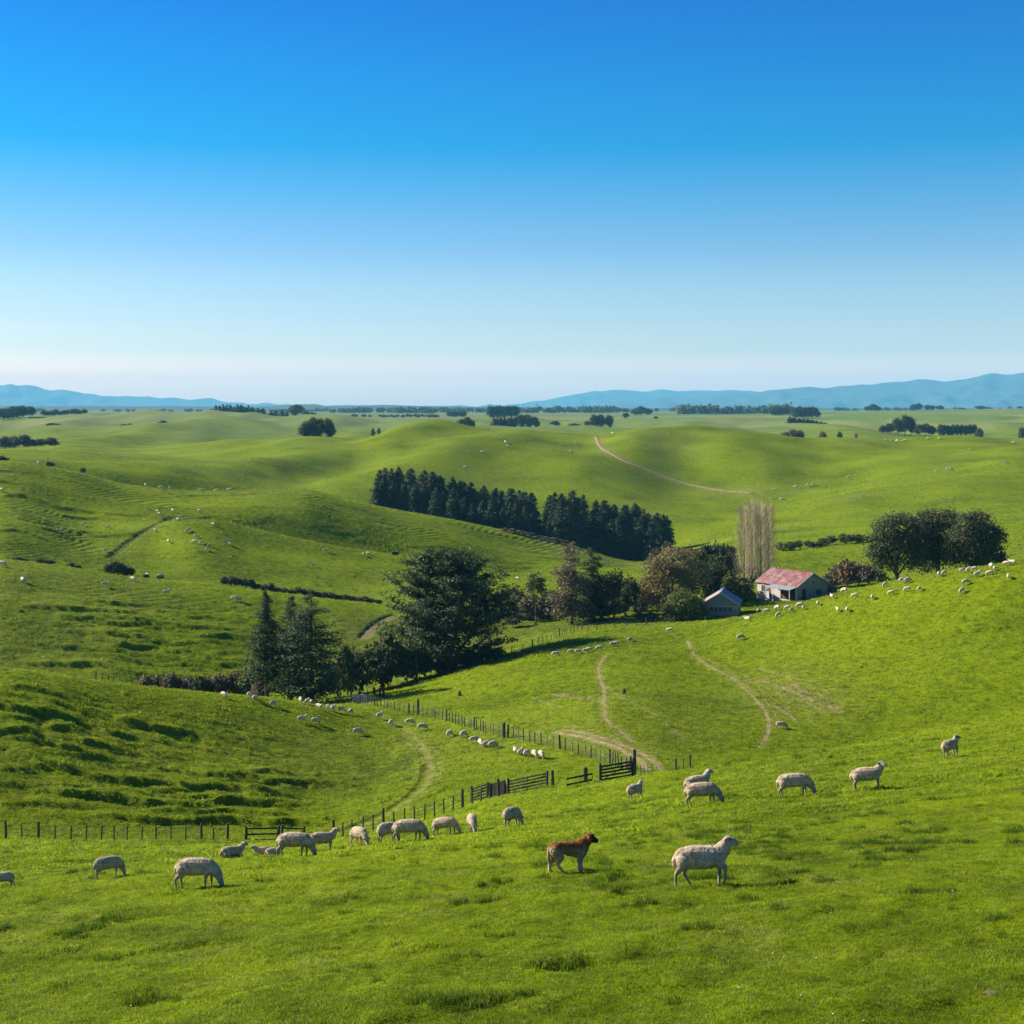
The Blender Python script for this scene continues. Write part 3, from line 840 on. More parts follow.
# ---------------------------------------------------------------- mountains, low far hills
M_MOUNT = mat_plain("mountain_bush", (.035, .05, .03), (.075, .09, .05), .002, .95)
def range_mesh(name, prof, d0, dr, d1, rough, seed, base=-60):
    px = np.arange(-700, 1750, 4.0)
    pk = pchip1([p[0] for p in prof], [p[1] for p in prof], px)
    H = (HZ - pk) / F * dr
    dd = np.linspace(d0, d1, 46)
    P, D = np.meshgrid(px, dd, indexing='ij')
    X = (P - 512) / F * D
    t = np.where(D < dr, (D - d0) / (dr - d0), 1 - .8 * (D - dr) / (d1 - dr))
    rid = np.abs(pnoise(X / 900, D / 900, seed)) + .5 * np.abs(pnoise(X / 380, D / 380, seed + 1))
    Z = base + (H[:, None] - base) * np.clip(t, 0, 1) ** 1.15 - rough * rid * np.sin(np.clip(t, 0, 1) * np.pi) \
        + rough * .10 * pnoise(X / 260, D / 900, seed + 2) * np.clip(t, 0, 1)
    n, k = P.shape
    ii = np.arange(n * k).reshape(n, k)
    Fq = np.stack([ii[:-1, :-1].ravel(), ii[1:, :-1].ravel(), ii[1:, 1:].ravel(), ii[:-1, 1:].ravel()], 1)
    return tag(obj(name, mesh_np(name, np.stack([X.ravel(), D.ravel(), Z.ravel()], 1), Fq, M_MOUNT, True)), kind='structure')
range_mesh("far_mountains", [(-700, 380), (-300, 384), (0, 384.5), (10, 383.5), (18, 386), (26, 384.5), (36, 386.5), (52, 390), (60, 388.5), (75, 391), (100, 394), (130, 396), (160, 397.5), (185, 398.5), (205, 398), (225, 401), (250, 403), (275, 403.5), (300, 404.5),
                        (330, 405.5), (420, 405.8), (500, 404.5), (530, 402), (560, 396), (575, 393.5), (596, 390.5), (620, 389.8), (640, 391), (660, 389.5), (690, 390.5), (720, 389.5), (745, 390.5), (768, 390), (830, 389), (900, 386), (1024, 384), (1750, 385)],
           21500, 25500, 28000, 260, 5)
range_mesh("mountains", [(-700, 407), (560, 407), (600, 404), (640, 400.5), (668, 397), (690, 397.8), (715, 394), (735, 392), (752, 393), (768, 390.2), (790, 387.5), (803, 386), (818, 387), (838, 385.5), (860, 384), (880, 383.2), (900, 381.5), (925, 379), (940, 380), (960, 379), (975, 376), (990, 373), (1005, 374.2), (1024, 372.5), (1200, 374), (1750, 385)],
           15800, 19200, 21000, 220, 9)
range_mesh("far_hills", [(-700, 405), (0, 405.5), (60, 406), (150, 406), (250, 406.5), (285, 405), (315, 403.8), (325, 405.5), (345, 405.8), (380, 405), (420, 405.6), (520, 407), (700, 408), (1024, 408), (1750, 408)],
           6200, 7200, 8200, 30, 15, -30)

# ---------------------------------------------------------------- haze: one box of even air round the camera and the land
hm, N, Lk = new_mat("haze")
ho = N.new('ShaderNodeOutputMaterial'); hv = N.new('ShaderNodeVolumePrincipled')
hv.inputs['Color'].default_value = (.21, .68, 1.0, 1)
hv.inputs['Density'].default_value = 0.56e-4
hv.inputs['Anisotropy'].default_value = .0
Lk.new(hv.outputs[0], ho.inputs['Volume'])
hb = MB(); hb.box((0, 14200, 240), (24000, 14400, 380))
tag(hb.build("haze", hm), kind='stuff')

# daisies and clover heads in the near grass (stuff)
dv, df = [], []
rf = np.random.default_rng(12)
for i in range(420):
    d = 14 + 40 * rf.uniform() ** 1.6; px = rf.uniform(-60, 1084); x = (px - 512) / F * d
    if pnoise(np.array([x / 4]), np.array([d / 4]), 5)[0] < -.05: continue
    z = gz(x, d) + rf.uniform(.03, .06); r_ = rf.uniform(.007, .013); k = len(dv); tx, ty = rf.uniform(-.5, .5, 2)
    for a in range(6):
        c, s_ = math.cos(a * math.pi / 3) * r_, math.sin(a * math.pi / 3) * r_; dv.append((x + c, d + s_, z + c * tx + s_ * ty))
    df.append(tuple(range(k, k + 6)))
me = bpy.data.meshes.new("daisies"); me.from_pydata(dv, [], df); me.materials.append(mat_plain("daisy_white", (.55, .53, .45), (.75, .73, .66), 3, .7)); me.update()
tag(obj("daisies", me), kind='stuff')

# ---------------------------------------------------------------- words
_ONES = ["", "first", "second", "third", "fourth", "fifth", "sixth", "seventh", "eighth", "ninth", "tenth", "eleventh", "twelfth", "thirteenth",
         "fourteenth", "fifteenth", "sixteenth", "seventeenth", "eighteenth", "nineteenth"]
def ordinal(n):
    if n < 20: return _ONES[n]
    t = ["", "", "twent", "thirt", "fort", "fift", "sixt", "sevent", "eight", "ninet"][n // 10]
    return t + "ieth" if n % 10 == 0 else t + "y-" + _ONES[n % 10]
ROWS = {}
def enlist(o, px, phrase, group):
    """members of one group, told apart by their place in the row"""
    o['group'] = group
    ROWS.setdefault(group, []).append((px, o, phrase))
def label_rows():
    for g, it in ROWS.items():
        it.sort(key=lambda q: q[0])
        for i, (px, o, ph) in enumerate(it):
            w = "leftmost" if i == 0 else "rightmost" if i == len(it) - 1 else ordinal(i + 1) + " from the left"
            o['label'] = (ph + ", " + w) if len(it) > 1 else ph

# ---------------------------------------------------------------- foliage
def leaf_quads(P, Nn, size, r, aspect=1.5):
    n = len(P)
    Nn = Nn / (np.linalg.norm(Nn, axis=1)[:, None] + 1e-9)
    a = r.normal(size=(n, 3)); U = np.cross(Nn, a); U /= np.linalg.norm(U, axis=1)[:, None] + 1e-9
    W = np.cross(Nn, U)
    s = (size * r.uniform(.55, 1.25, n))[:, None]
    U = U * s * aspect * .5; W = W * s * .5
    bend = Nn * s * .18
    V = np.stack([P - U - bend, P - W * .9 + U * .1, P + U - bend, P + W * .9 + U * .1], 1).reshape(-1, 3)
    return V, np.arange(n * 4).reshape(n, 4)

def crown_mesh(name, lobes, n_c, n_l, rc, leaf, mat, seed, flat=.6, inner=.35, droop=.0):
    r = np.random.default_rng(seed)
    C = np.array([l[0] for l in lobes], float); A = np.array([l[1] for l in lobes], float)
    w = (A[:, 0] * A[:, 2]) ** .9; k = r.choice(len(lobes), n_c, p=w / w.sum())
    D = r.normal(size=(n_c, 3)); D /= np.linalg.norm(D, axis=1)[:, None]
    low = (D[:, 2] < -.35) & (r.uniform(size=n_c) < .6); D[low, 2] *= -1
    cen = C[k] + D * A[k] * (1 - inner * r.uniform(size=n_c) ** 2)[:, None]
    rr = rc * r.uniform(.6, 1.35, n_c)
    P = np.repeat(cen, n_l, 0) + r.normal(size=(n_c * n_l, 3)) * np.repeat(rr, n_l)[:, None] * np.array([.5, .5, .5 * flat])
    Dn = np.repeat(D, n_l, 0)
    off = P - np.repeat(cen, n_l, 0)
    P[:, 2] -= droop * np.linalg.norm(off[:, :2], axis=1)
    Nn = Dn * .55 + r.normal(size=P.shape) * .5 + np.array([0, 0, .35])
    V, Fq = leaf_quads(P, Nn, leaf, r)
    V[:, 2] = np.maximum(V[:, 2], -.02)
    return mesh_np(name, V, Fq, mat)

def conifer_meshes(seed, W=.36, n_br=170, leaf=.030, mat=M_PINE, low=.04, power=.75, ragged=.3, per=16):
    """unit height conifer: trunk and tiers of drooping branches"""
    r = np.random.default_rng(seed)
    P, Nn, SZ = [], [], []
    tb = MB()
    tb.tube([(0, 0, -.05), (.004, 0, .3), (0, .004, .65), (0, 0, .97)], [.020, .016, .009, .002], 6)
    lean = r.uniform(-.02, .02, 2)
    for i in range(n_br):
        h = low + (1 - low) * (1 - (1 - r.uniform()) ** .62) if False else low + (1 - low) * r.uniform() ** 1.25
        a = r.uniform(0, 2 * np.pi)
        ln = (W / 2) * ((1 - h) ** power) * (1 + ragged * r.uniform(-1, .7)) * (.75 + .25 * min(1, (h - low) / .12)) + .012
        up = .15 + .45 * h + r.uniform(-.15, .15)
        if ln > .07 and i % 3 == 0:
            tb.tube([(0, 0, h - .01), (math.cos(a) * ln * .8, math.sin(a) * ln * .8, h + ln * .8 * up * .5)], [.004, .0015], 4, False)
        for q in range(per):
            t = .18 + .82 * (q + r.uniform()) / per
            rad = ln * t
            z = h + ln * up * (t - .7 * t * t)
            sp = .004 + ln * (.10 + .22 * (1 - t)); SZ.append(.45 + .55 * min(1, (1 - h) / .45))
            P.append((math.cos(a) * rad + r.normal() * sp * .8, math.sin(a) * rad + r.normal() * sp * .8, z + r.normal() * .012))
            Nn.append((math.cos(a) * .5 + r.normal() * .5, math.sin(a) * .5 + r.normal() * .5, .7 + r.normal() * .4))
    P = np.array(P); Nn = np.array(Nn)
    P[:, 2] = np.where(P[:, 2] > .5, .5 + (P[:, 2] - .5) * .5 / max(P[:, 2].max() - .5, .1), P[:, 2])
    P[:, 0] += lean[0] * P[:, 2]; P[:, 1] += lean[1] * P[:, 2]
    V, Fq = leaf_quads(P, Nn, leaf * np.array(SZ), r, 1.7)
    return [("trunk", tb.mesh("conifer_trunk", M_BARK, True)), ("crown", mesh_np("conifer_crown", V, Fq, mat))]

def broad_meshes(seed, lobes, n_c, n_l, rc, leaf, mat, trunk_r=.03, fork=.28, limbs=7, flat=.6, droop=.0, inner=.35):
    r = random.Random(seed)
    tb = MB()
    tb.tube([(0, 0, -.06), (.006, 0, fork * .5), (0, .004, fork)], [trunk_r * 1.25, trunk_r, trunk_r * .85], 8)
    for i in range(limbs):
        l = lobes[i % len(lobes)]
        e = Vector(l[0]) + Vector((r.uniform(-.4, .4) * l[1][0], r.uniform(-.4, .4) * l[1][1], r.uniform(-.2, .5) * l[1][2]))
        s0 = Vector((0, 0, fork * r.uniform(.75, 1.0)))
        md = s0.lerp(e, .5) + Vector((r.uniform(-.03, .03), r.uniform(-.03, .03), .03))
        tb.tube([s0, md, e], [trunk_r * .5, trunk_r * .32, trunk_r * .10], 5, False)
    return [("trunk", tb.mesh("tree_trunk", M_BARK, True)),
            ("crown", crown_mesh("tree_crown", lobes, n_c, n_l, rc, leaf, mat, seed, flat, inner, droop))]

def lobes_round(seed, n=6, w=.5, top=1.0, low=.25):
    """rounded, uneven crown: unit height, half width w"""
    r = random.Random(seed); out = []
    mid = (top + low) / 2
    out.append(((0, 0, mid), (w * .62, w * .62, (top - low) * .46)))
    for i in range(n):
        a = 2 * math.pi * (i + r.uniform(-.3, .3)) / n; q = w * r.uniform(.42, .62)
        rz = (top - low) * r.uniform(.22, .32)
        out.append(((math.cos(a) * q, math.sin(a) * q, mid + (top - low) * r.uniform(-.22, .14)), (w * r.uniform(.34, .46), w * r.uniform(.34, .46), rz)))
    out.append(((w * r.uniform(-.2, .2), 0, top - (top - low) * .24), (w * .4, w * .4, (top - low) * .24)))
    return out

def shrub_mesh(seed, mat, n_c=60, n_l=22, leaf=.11, rc=.22):
    lobes = lobes_round(seed, 5, .5, .98, .05)
    return crown_mesh("shrub_foliage", lobes, n_c, n_l, rc, leaf, mat, seed, .7, .5)

def plant(name, parts, loc, H, W, rz=None, depth=None):
    """a tree or shrub at loc: an Empty that parents its parts, or one mesh"""
    rz = random.uniform(0, 6.28) if rz is None else rz
    if len(parts) == 1:
        o = obj(name, parts[0][1], None, loc); o.rotation_euler = (0, 0, rz)
    else:
        o = empty(name, loc, rz)
        for pn, me in parts: obj(pn, me, o)
    o.scale = (W, depth or W, H)
    return o

PINES = [conifer_meshes(100 + i, .46, 230, .034, ragged=.35, power=[.62, .75, .5, .7, .58][i]) for i in range(5)]
ROUNDS = [broad_meshes(200 + i, lobes_round(200 + i, 6, .5, 1.0, .12), 120, 26, .20, .075, M_BROADD, .03, .2) for i in range(4)]
FARPINES = [conifer_meshes(300 + i, .55, 60, .10, ragged=.4, power=.6, per=8) for i in range(3)]
SHRUBS = {k: [[("foliage", shrub_mesh(400 + 10 * j + i, m))] for i in range(3)] for j, (k, m) in
          enumerate((("green", M_SHRUB), ("brown", M_BROWN), ("dark", M_BROADD), ("red", M_RED)))}

# pine belt behind the spur: two rows, tops following the outline of the belt
BELT_TOP = [(372, 474), (378, 468), (390, 466), (402, 467), (415, 469), (430, 471), (442, 474), (455, 476), (467, 481), (480, 484), (492, 488), (505, 488), (520, 489), (533, 493), (539, 500),
            (545, 503), (553, 492), (565, 491), (575, 490), (583, 494), (595, 500), (606, 499), (616, 505), (627, 505), (637, 503), (648, 509), (658, 512), (668, 516), (676, 528)]
def belt_top(px): return np.interp(px, [p[0] for p in BELT_TOP], [p[1] for p in BELT_TOP])
rr = random.Random(31)
for row, (d, n) in enumerate(((516, 30), (530, 29), (546, 27))):
    for i in range(n):
        px = 376 + (668 - 376) * (i + .5 * row + rr.uniform(-.25, .25)) / (n - .2)
        if 533 < px < 549: px = 531 if px < 541 else 551
        px = min(max(px, 377), 667)
        dd = d + rr.uniform(-5, 5)
        H = top_h(px, dd, belt_top(px) + rr.choice([0, 0, 1, 2, 4, 7]) + (8 + rr.uniform(0, 9) if row == 0 else 0))
        loc = atd(px, dd)
        o = plant("pine_tree", PINES[rr.randrange(5)], loc, H, H * rr.uniform(1.0, 1.45))
        o['category'] = "tree"
        enlist(o, px, "dark pine standing in the long pine belt behind the grassy spur", "pines in the belt")

# the great spreading conifer in the valley
def px_lobes(d, cx, base_py, items):
    k = d / F
    return [(((x - cx) * k, dy, (base_py - y) * k), (rx * k, ry * k, rz * k)) for x, y, rx, rz, dy, ry in items]
def stand(name, label, cat, d, cx, base_py, items, n_c, n_l, rc, leaf, mat, seed, trunk_r, fork, limbs, flat=.6, droop=0, inner=.35, group=None, base=None):
    loc = atd(cx, d)
    lift = (-(base_py - HZ) / F * d) - loc.z
    lobes = [((c[0], c[1], c[2] + lift), a) for c, a in px_lobes(d, cx, base_py, items)]
    parts = broad_meshes(seed, lobes, n_c, n_l, rc, leaf, mat, trunk_r, fork, limbs, flat, droop, inner)
    o = empty(name, loc)
    for pn, me in parts: obj(pn, me, o)
    return tag(o, label, cat, group)
def spreading_pine(px, d, H, width, seed):
    """several stems and long boughs that carry flat plates of needles"""
    r = np.random.default_rng(seed); tb = MB(); P, Nn = [], []
    stems = [((0, 0, -.5), (.3, 0, H * .45), (-.6, .4, H * .93)), ((.4, .3, -.5), (2.2, .4, H * .40), (3.6, -.5, H * .80)), ((-.4, -.2, -.5), (-1.8, -.5, H * .38), (-3.2, .6, H * .78)), ((.2, -.3, .5), (4.0, -1.0, H * .30), (6.0, -.8, H * .58))]
    for q, rad in zip(stems, (.62, .45, .42, .36)): tb.tube(q, [rad, rad * .6, .06], 8)
    env = lambda t: np.interp(t, [0, .08, .25, .5, .7, .85, .95, 1.0], [.72, .86, 1.0, .96, .78, .52, .30, .10]) * width / 2
    for i in range(190):
        h = H * (.04 + .95 * r.uniform() ** .9); a = r.uniform(0, 2 * np.pi); t = h / H
        q = stems[r.integers(4)]; k = min(h / q[2][2], 1.0)
        if k >= 1.0: q = stems[0]; k = min(h / q[2][2], 1.0)
        b0 = Vector(q[1]).lerp(Vector(q[2]), max(0, (k - .45) / .55)) if k > .45 else Vector(q[0]).lerp(Vector(q[1]), k / .45)
        reach = env(t) * r.uniform(.58, 1.12)
        lift = reach * r.uniform(.10, .42) * (.35 + t)
        e = Vector((math.cos(a) * reach + (1.2 if t < .6 else 0), math.sin(a) * reach * .9, min(h + lift, H)))
        b0.z = max(min(h - reach * .10, H * .92), .5)
        tb.tube([b0, b0.lerp(e, .5) - Vector((0, 0, .15)), e], [.13, .08, .02], 5, False)
        for c in range(6):
            f = .38 + .62 * (c + r.uniform()) / 6
            m = b0.lerp(e, f); rc = (.55 + .055 * reach) * r.uniform(.7, 1.35)
            n = 44
            off = r.normal(size=(n, 3)) * np.array([rc * .62, rc * .62, rc * .20])
            off[:, 2] += np.hypot(off[:, 0], off[:, 1]) * .12
            P.append(np.array(m) + off)
            Nn.append(r.normal(size=(n, 3)) * .5 + np.array([math.cos(a) * .35, math.sin(a) * .35, .75]))
    P = np.concatenate(P); Nn = np.concatenate(Nn)
    V, Fq = leaf_quads(P, Nn, .30, r, 1.9); V[:, 2] = np.maximum(V[:, 2], .05)
    o = empty("spreading_pine", atd(px, d))
    tb.build("trunk", M_BARK, o, True); obj("crown", mesh_np("pine_plates", V, Fq, M_MACRO), o)
    return o
tag(spreading_pine(444, 222, top_h(444, 222, 552), 142 * 222 / F, 61), "great dark spreading pine, the broadest lone tree in the valley bottom", "tree")
UNDER = []
LAYER = [conifer_meshes(500 + i, [.46, .40, .50][i], 210, .0125, M_MACRO, [.22, .12, .08][i], [.75, .8, .62][i], .5, 62) for i in range(3)]
for px, top, d, w, lab, k in ((267, 589, 200, 8.0, "slim dark conifer with a bare lower trunk, leftmost of the trio behind the knoll", 0),
                              (290, 594, 207, 9.5, "middle and lighter conifer of the trio behind the knoll", 1),
                              (311, 592, 199, 12.5, "broad dark conifer with layered boughs, right of the trio behind the knoll", 2)):
    loc = atd(px, d); H = top_h(px, d, top)
    tag(plant("conifer", LAYER[k], loc, H, w / [.46, .40, .50][k]), lab, "tree", "conifers behind the knoll")
for px, b, w, h, k in ((425, 676, 18, 20, "dark"), (440, 677, 16, 12, "green"), (452, 677, 20, 16, "dark"), (470, 672, 22, 14, "dark"), (486, 668, 20, 14, "dark"), (498, 664, 16, 10, "green")):
    UNDER.append((px, b, w, h, k))
# centre clump by the second fence
C2 = conifer_meshes(520, .46, 130, .026, M_SHRUB, .06, .6, .4, 30)
loc = atd(590, 272); H = top_h(590, 272, 547)
tag(plant("conifer", C2, loc, H, 20), "green pointed conifer above the thicket in the middle of the valley", "tree")
stand("bare_topped_tree", "brownish half-bare tree left of the green pointed conifer", "tree", 268, 572, 624,
      [(571, 560, 8, 14, 0, 9), (566, 580, 12, 14, 0, 12), (576, 592, 15, 18, 0, 14), (562, 604, 14, 13, 0, 12), (578, 612, 18, 11, 0, 14)], 260, 26, 1.3, .34, M_BROWN, 62, .3, 3, 8)
stand("dark_thicket_tree", "dark rounded tree in the shade right of the green pointed conifer", "tree", 270, 602, 622,
      [(602, 590, 14, 14, 0, 12), (608, 602, 13, 15, 0, 12), (596, 610, 14, 12, 0, 12)], 190, 26, 1.3, .36, M_BROADD, 63, .3, 2.5, 6)
stand("small_tree", "small grey-green tree standing left of the valley thicket", "tree", 276, 536, 606,
      [(536, 581, 8, 9, 0, 8), (535, 590, 9, 9, 0, 8)], 70, 24, .9, .32, M_SHRUB, 64, .15, 2, 4)

# trees round the farmstead
stand("autumn_tree", "large olive-brown autumn tree left of the gabled shed", "tree", 286, 672, 614,
      [(660, 572, 16, 14, 0, 14), (678, 563, 22, 15, 0, 18), (652, 590, 13, 15, 0, 12), (672, 588, 24, 20, 0, 20), (694, 578, 15, 16, 0, 14), (662, 600, 18, 12, 0, 14)],
      460, 28, 1.4, .34, M_OLIVE, 65, .4, 3, 9)
stand("dark_tree", "dark bushy tree between the autumn tree and the bare poplars", "tree", 300, 706, 606,
      [(700, 588, 17, 18, 0, 16), (712, 578, 16, 16, 0, 14), (722, 590, 14, 14, 0, 12)], 300, 26, 1.4, .36, M_BROADD, 66, .35, 2.5, 7)
stand("round_green_tree", "low round bright green tree directly left of the gabled shed", "tree", 263, 683, 622,
      [(683, 605, 17, 12, 0, 14), (674, 611, 12, 10, 0, 10), (694, 610, 12, 10, 0, 10), (683, 616, 16, 7, 0, 12)], 230, 26, 1.1, .30, M_SHRUB, 67, .25, 2, 6)
C3 = conifer_meshes(530, .62, 110, .05, M_SHRUB, .03, .5, .3, 26)
for px, top, d, w, lab in ((731, 571, 288, 5.4, "small pointed green conifer behind the gabled shed"), (742, 577, 291, 6.5, "dark stubby conifer between the shed and the barn")):
    loc = atd(px, d); H = top_h(px, d, top)
    tag(plant("conifer", C3, loc, H, w / .62), lab, "tree")

def poplar_meshes(seed):
    r = np.random.default_rng(seed)
    tb = MB(); cb = MB()
    tb.tube([(0, 0, -.04), (.003, 0, .4), (0, .003, .94)], [.010, .007, .0015], 6)
    for i in range(620):
        h = .07 + .86 * r.uniform() ** .85
        a = r.uniform(0, 6.28)
        ln = (.09 + .16 * r.uniform()) * (1 - .45 * h)
        w = .045 + .095 * r.uniform()
        e = Vector((math.cos(a) * w * (1.25 - .7 * h), math.sin(a) * w * (1.25 - .7 * h), h + ln))
        s0 = Vector((math.cos(a) * .008, math.sin(a) * .008, h)) if i % 3 == 0 else Vector((math.cos(a) * w * .6 * r.uniform(.4, 1), math.sin(a) * w * .6, h))
        md = s0.lerp(e, .45) + Vector((math.cos(a) * .012, math.sin(a) * .012, -.008))
        if e.z > 1.0: e.z = 1.0 - .02 * r.uniform()
        cb.tube([s0, md, e], [.0014, .0011, .0005], 3, False)
    return [("trunk", tb.mesh("poplar_trunk", M_BARK, True)), ("crown", cb.mesh("poplar_twigs", M_TWIG))]
POP = [poplar_meshes(600 + i) for i in range(3)]
for i, (px, top, d) in enumerate(((744, 504, 318), (752, 498, 322), (761, 499, 316), (769, 503, 319))):
    loc = atd(px, d); H = top_h(px, d, top)
    o = plant("bare_poplar", POP[i % 3], loc, H, H * 1.05); o['category'] = "tree"
    enlist(o, px, "leafless pinkish-brown poplar behind the barn", "bare poplars behind the barn")

# the dark grove on the right
for lab, d, cx, base, items, sd in (
    ("dark dense broad tree at the left end of the grove right of the barn", 262, 897, 585, [(886, 541, 14, 16, 0, 14), (900, 528, 20, 14, 0, 18), (880, 556, 13, 13, 0, 12), (898, 550, 22, 18, 0, 18), (912, 556, 14, 16, 0, 14)], 71),
    ("tallest dark tree in the middle of the grove right of the barn", 266, 938, 580, [(938, 524, 22, 14, 0, 18), (924, 538, 16, 16, 0, 16), (944, 544, 22, 20, 0, 18), (930, 558, 20, 15, 0, 16)], 72),
    ("dark broad tree at the right end of the grove right of the barn", 258, 976, 574, [(974, 526, 18, 13, 0, 16), (986, 540, 16, 14, 0, 14), (968, 545, 20, 18, 0, 16), (990, 555, 14, 11, 0, 12), (966, 560, 18, 10, 0, 14)], 73)):
    stand("grove_tree", lab, "tree", d, cx, base, items, 430, 34, 1.5, .32, M_BROADD, sd, .45, 3, 9, group="dark grove right of the barn")

# ---------------------------------------------------------------- shrubs
def shrub(px, base_py, w_px, h_px, kind, phrase, group, d=None, dmin=100, name="shrub"):
    loc = atd(px, d) if d else at(px, base_py, dmin)
    k = loc.y / F
    up = max(0.0, (-(base_py - HZ) * k) - loc.z) if d else 0
    o = plant(name, SHRUBS[kind][rr.randrange(3)], loc, (h_px + 1) * k + up, w_px * k)
    o['category'] = "shrub"
    enlist(o, px, phrase, group)
    return o
for px, b, w, h, k in ((146, 688, 16, 10, "brown"), (158, 689, 20, 12, "brown"), (172, 690, 20, 14, "brown"), (187, 692, 22, 15, "brown"), (203, 693, 22, 17, "dark"), (219, 694, 22, 19, "brown"),
                       (234, 695, 22, 22, "brown"), (248, 697, 24, 24, "green"), (262, 699, 22, 18, "brown")):
    shrub(px, b, w, h, k, "brown scrub bush in the strip behind the knoll", "scrub strip behind the knoll", d=205 + rr.uniform(-4, 4))
for px, b, w, h, k in ((346, 690, 22, 42, "green"), (360, 692, 30, 40, "dark"), (376, 690, 34, 44, "dark"), (398, 686, 36, 40, "green"), (414, 682, 30, 34, "dark"), (388, 668, 30, 34, "green"), (330, 694, 24, 26, "dark")):
    shrub(px, b, w, h, k, "shaded bush in the thicket left of the great spreading pine", "thicket by the spreading pine", d=214 + rr.uniform(-5, 6))
for px, b, w, h, k in UNDER: shrub(px, b, w, h, k, "dark bush under the great spreading pine", "bushes under the spreading pine", d=219)
for i in range(24):
    px = 224 + i * 6.7; py = np.interp(px, [222, 300, 340, 382], [583.5, 596.5, 600.5, 606])
    shrub(px, py, rr.uniform(7, 11), rr.uniform(3.5, 7) * (1.2 if px < 300 else 1), rr.choice(["dark", "brown", "dark"]), "low dark hedge bush along the far edge of the terraced hill", "hedge row on the left hill", d=306)
for px, b, w, h in ((108, 571, 9, 6), (114, 571, 13, 9), (121, 573, 13, 9), (129, 575, 12, 7), (146, 578, 6, 3), (160, 579, 7, 3), (17, 563, 12, 4), (24, 563, 8, 3.5), (40, 565, 10, 5), (48, 566, 12, 5.5), (71, 568, 8, 4.5), (78, 569, 7, 3)):
    shrub(px, b, w, h, "dark", "small dark bush along the top edge of the terraced hill", "bushes on the terraced hill's brow", d=307)
for px, b, w, h, k in ((505, 618, 24, 26, "dark"), (518, 612, 22, 20, "dark"), (528, 614, 20, 16, "brown"), (546, 612, 18, 18, "dark"), (553, 618, 20, 22, "green"), (512, 632, 22, 14, "brown"), (530, 630, 24, 11, "brown"), (548, 628, 22, 10, "brown"),
                       (616, 588, 20, 16, "dark"), (630, 590, 18, 12, "dark"), (642, 592, 14, 9, "brown"), (628, 600, 16, 8, "brown"), (640, 612, 14, 9, "dark"), (620, 614, 16, 12, "dark"), (650, 612, 18, 10, "dark")):
    shrub(px, b, w, h, k, "bush in the scrubby valley bottom", "bushes in the valley bottom", d=280 + rr.uniform(-6, 14))
for px, b, w, h, k in ((828, 588, 16, 14, "brown"), (840, 588, 20, 22, "brown"), (847, 584, 20, 22, "red"), (858, 584, 20, 18, "brown"), (868, 582, 18, 15, "brown"), (878, 586, 18, 13, "green"), (832, 594, 14, 9, "brown")):
    shrub(px, b, w, h, k, "brown bush between the barn and the dark grove", "bushes right of the barn", d=300 + rr.uniform(-4, 5))
shrub(1000, 566, 14, 9, "dark", "low dark bush at the right foot of the dark grove", "bush by the grove", d=255)
for i in range(34):
    px = 668 + i * 8.7 + rr.uniform(-2, 2)
    if 735 < px < 775: continue
    py = np.interp(px, [660, 700, 780, 850, 870, 960], [562, 556, 551, 546, 543, 538])
    shrub(px, py, rr.uniform(9, 15), rr.uniform(5, 9), rr.choice(["dark", "dark", "green", "brown"]), "dark bush in the long hedge across the valley behind the barn", "hedge across the valley", d=400 + rr.uniform(-4, 4))
for px, b, w, h, k in ((668, 560, 16, 14, "brown"), (655, 562, 14, 10, "brown"), (690, 566, 22, 16, "dark"), (705, 562, 22, 16, "dark"), (720, 562, 24, 17, "dark"), (730, 566, 18, 12, "dark"), (716, 574, 26, 18, "dark"), (733, 580, 16, 14, "dark"), (760, 582, 16, 10, "brown"), (750, 584, 14, 10, "dark"), (772, 578, 12, 8, "dark")):
    shrub(px, b, w, h, k, "dark bush at the back of the farmstead", "bushes behind the farmstead", d=340 + rr.uniform(-4, 8))
for px, b, w, h in ((700, 604, 12, 6), (670, 622, 16, 7), (652, 620, 16, 7), (640, 619, 14, 6), (694, 621, 12, 6), (752, 597, 8, 4), (748, 596, 9, 4)):
    shrub(px, b, w, h, "green", "low green bush in the farmhouse garden", "garden bushes", d=266 if px < 720 else 297)
for i in range(20):
    px = 505 + i * 6.8; py = np.interp(px, [470, 500, 545, 600, 640], [525, 530, 540, 552, 561])
    shrub(px, py, rr.uniform(5, 9), rr.uniform(1.5, 3.5), "brown", "small brown bush beside the track on the spur", "bushes along the spur track", dmin=380)

# ---------------------------------------------------------------- trees of the far country
def far(px, base, w, h, kind, phrase, group, d, name=None):
    loc = atd(px, d); k = d / F
    Hm = max(h * k + max(0, -(base - HZ) * k - loc.z), 2.0)
    parts = {"p": FARPINES, "r": ROUNDS, "s": SHRUBS["dark"], "b": SHRUBS["brown"]}[kind]
    o = plant(name or {"p": "pine_tree", "r": "broad_tree", "s": "shrub", "b": "shrub"}[kind], parts[rr.randrange(len(parts))], loc, Hm, w * k * (2.7 if kind == "p" else 1.1))
    o['category'] = "shrub" if kind in "sb" else "tree"
    enlist(o, px, phrase, group)
for i in range(11): far(216 + i * 3.6, 416.8, 6, 10 + rr.uniform(-1, 2), "p", "dark pine in the square block of pines on the left skyline", "pine block on the left skyline", 2080 + rr.uniform(-20, 20))
for px, w, h in ((258, 6, 8), (263, 6, 8), (271, 5, 5), (276, 6, 6), (282, 6, 6.5), (287, 4, 5)): far(px, 416, w, h, "p", "small pine right of the square pine block on the skyline", "small pines on the left skyline", 2100)
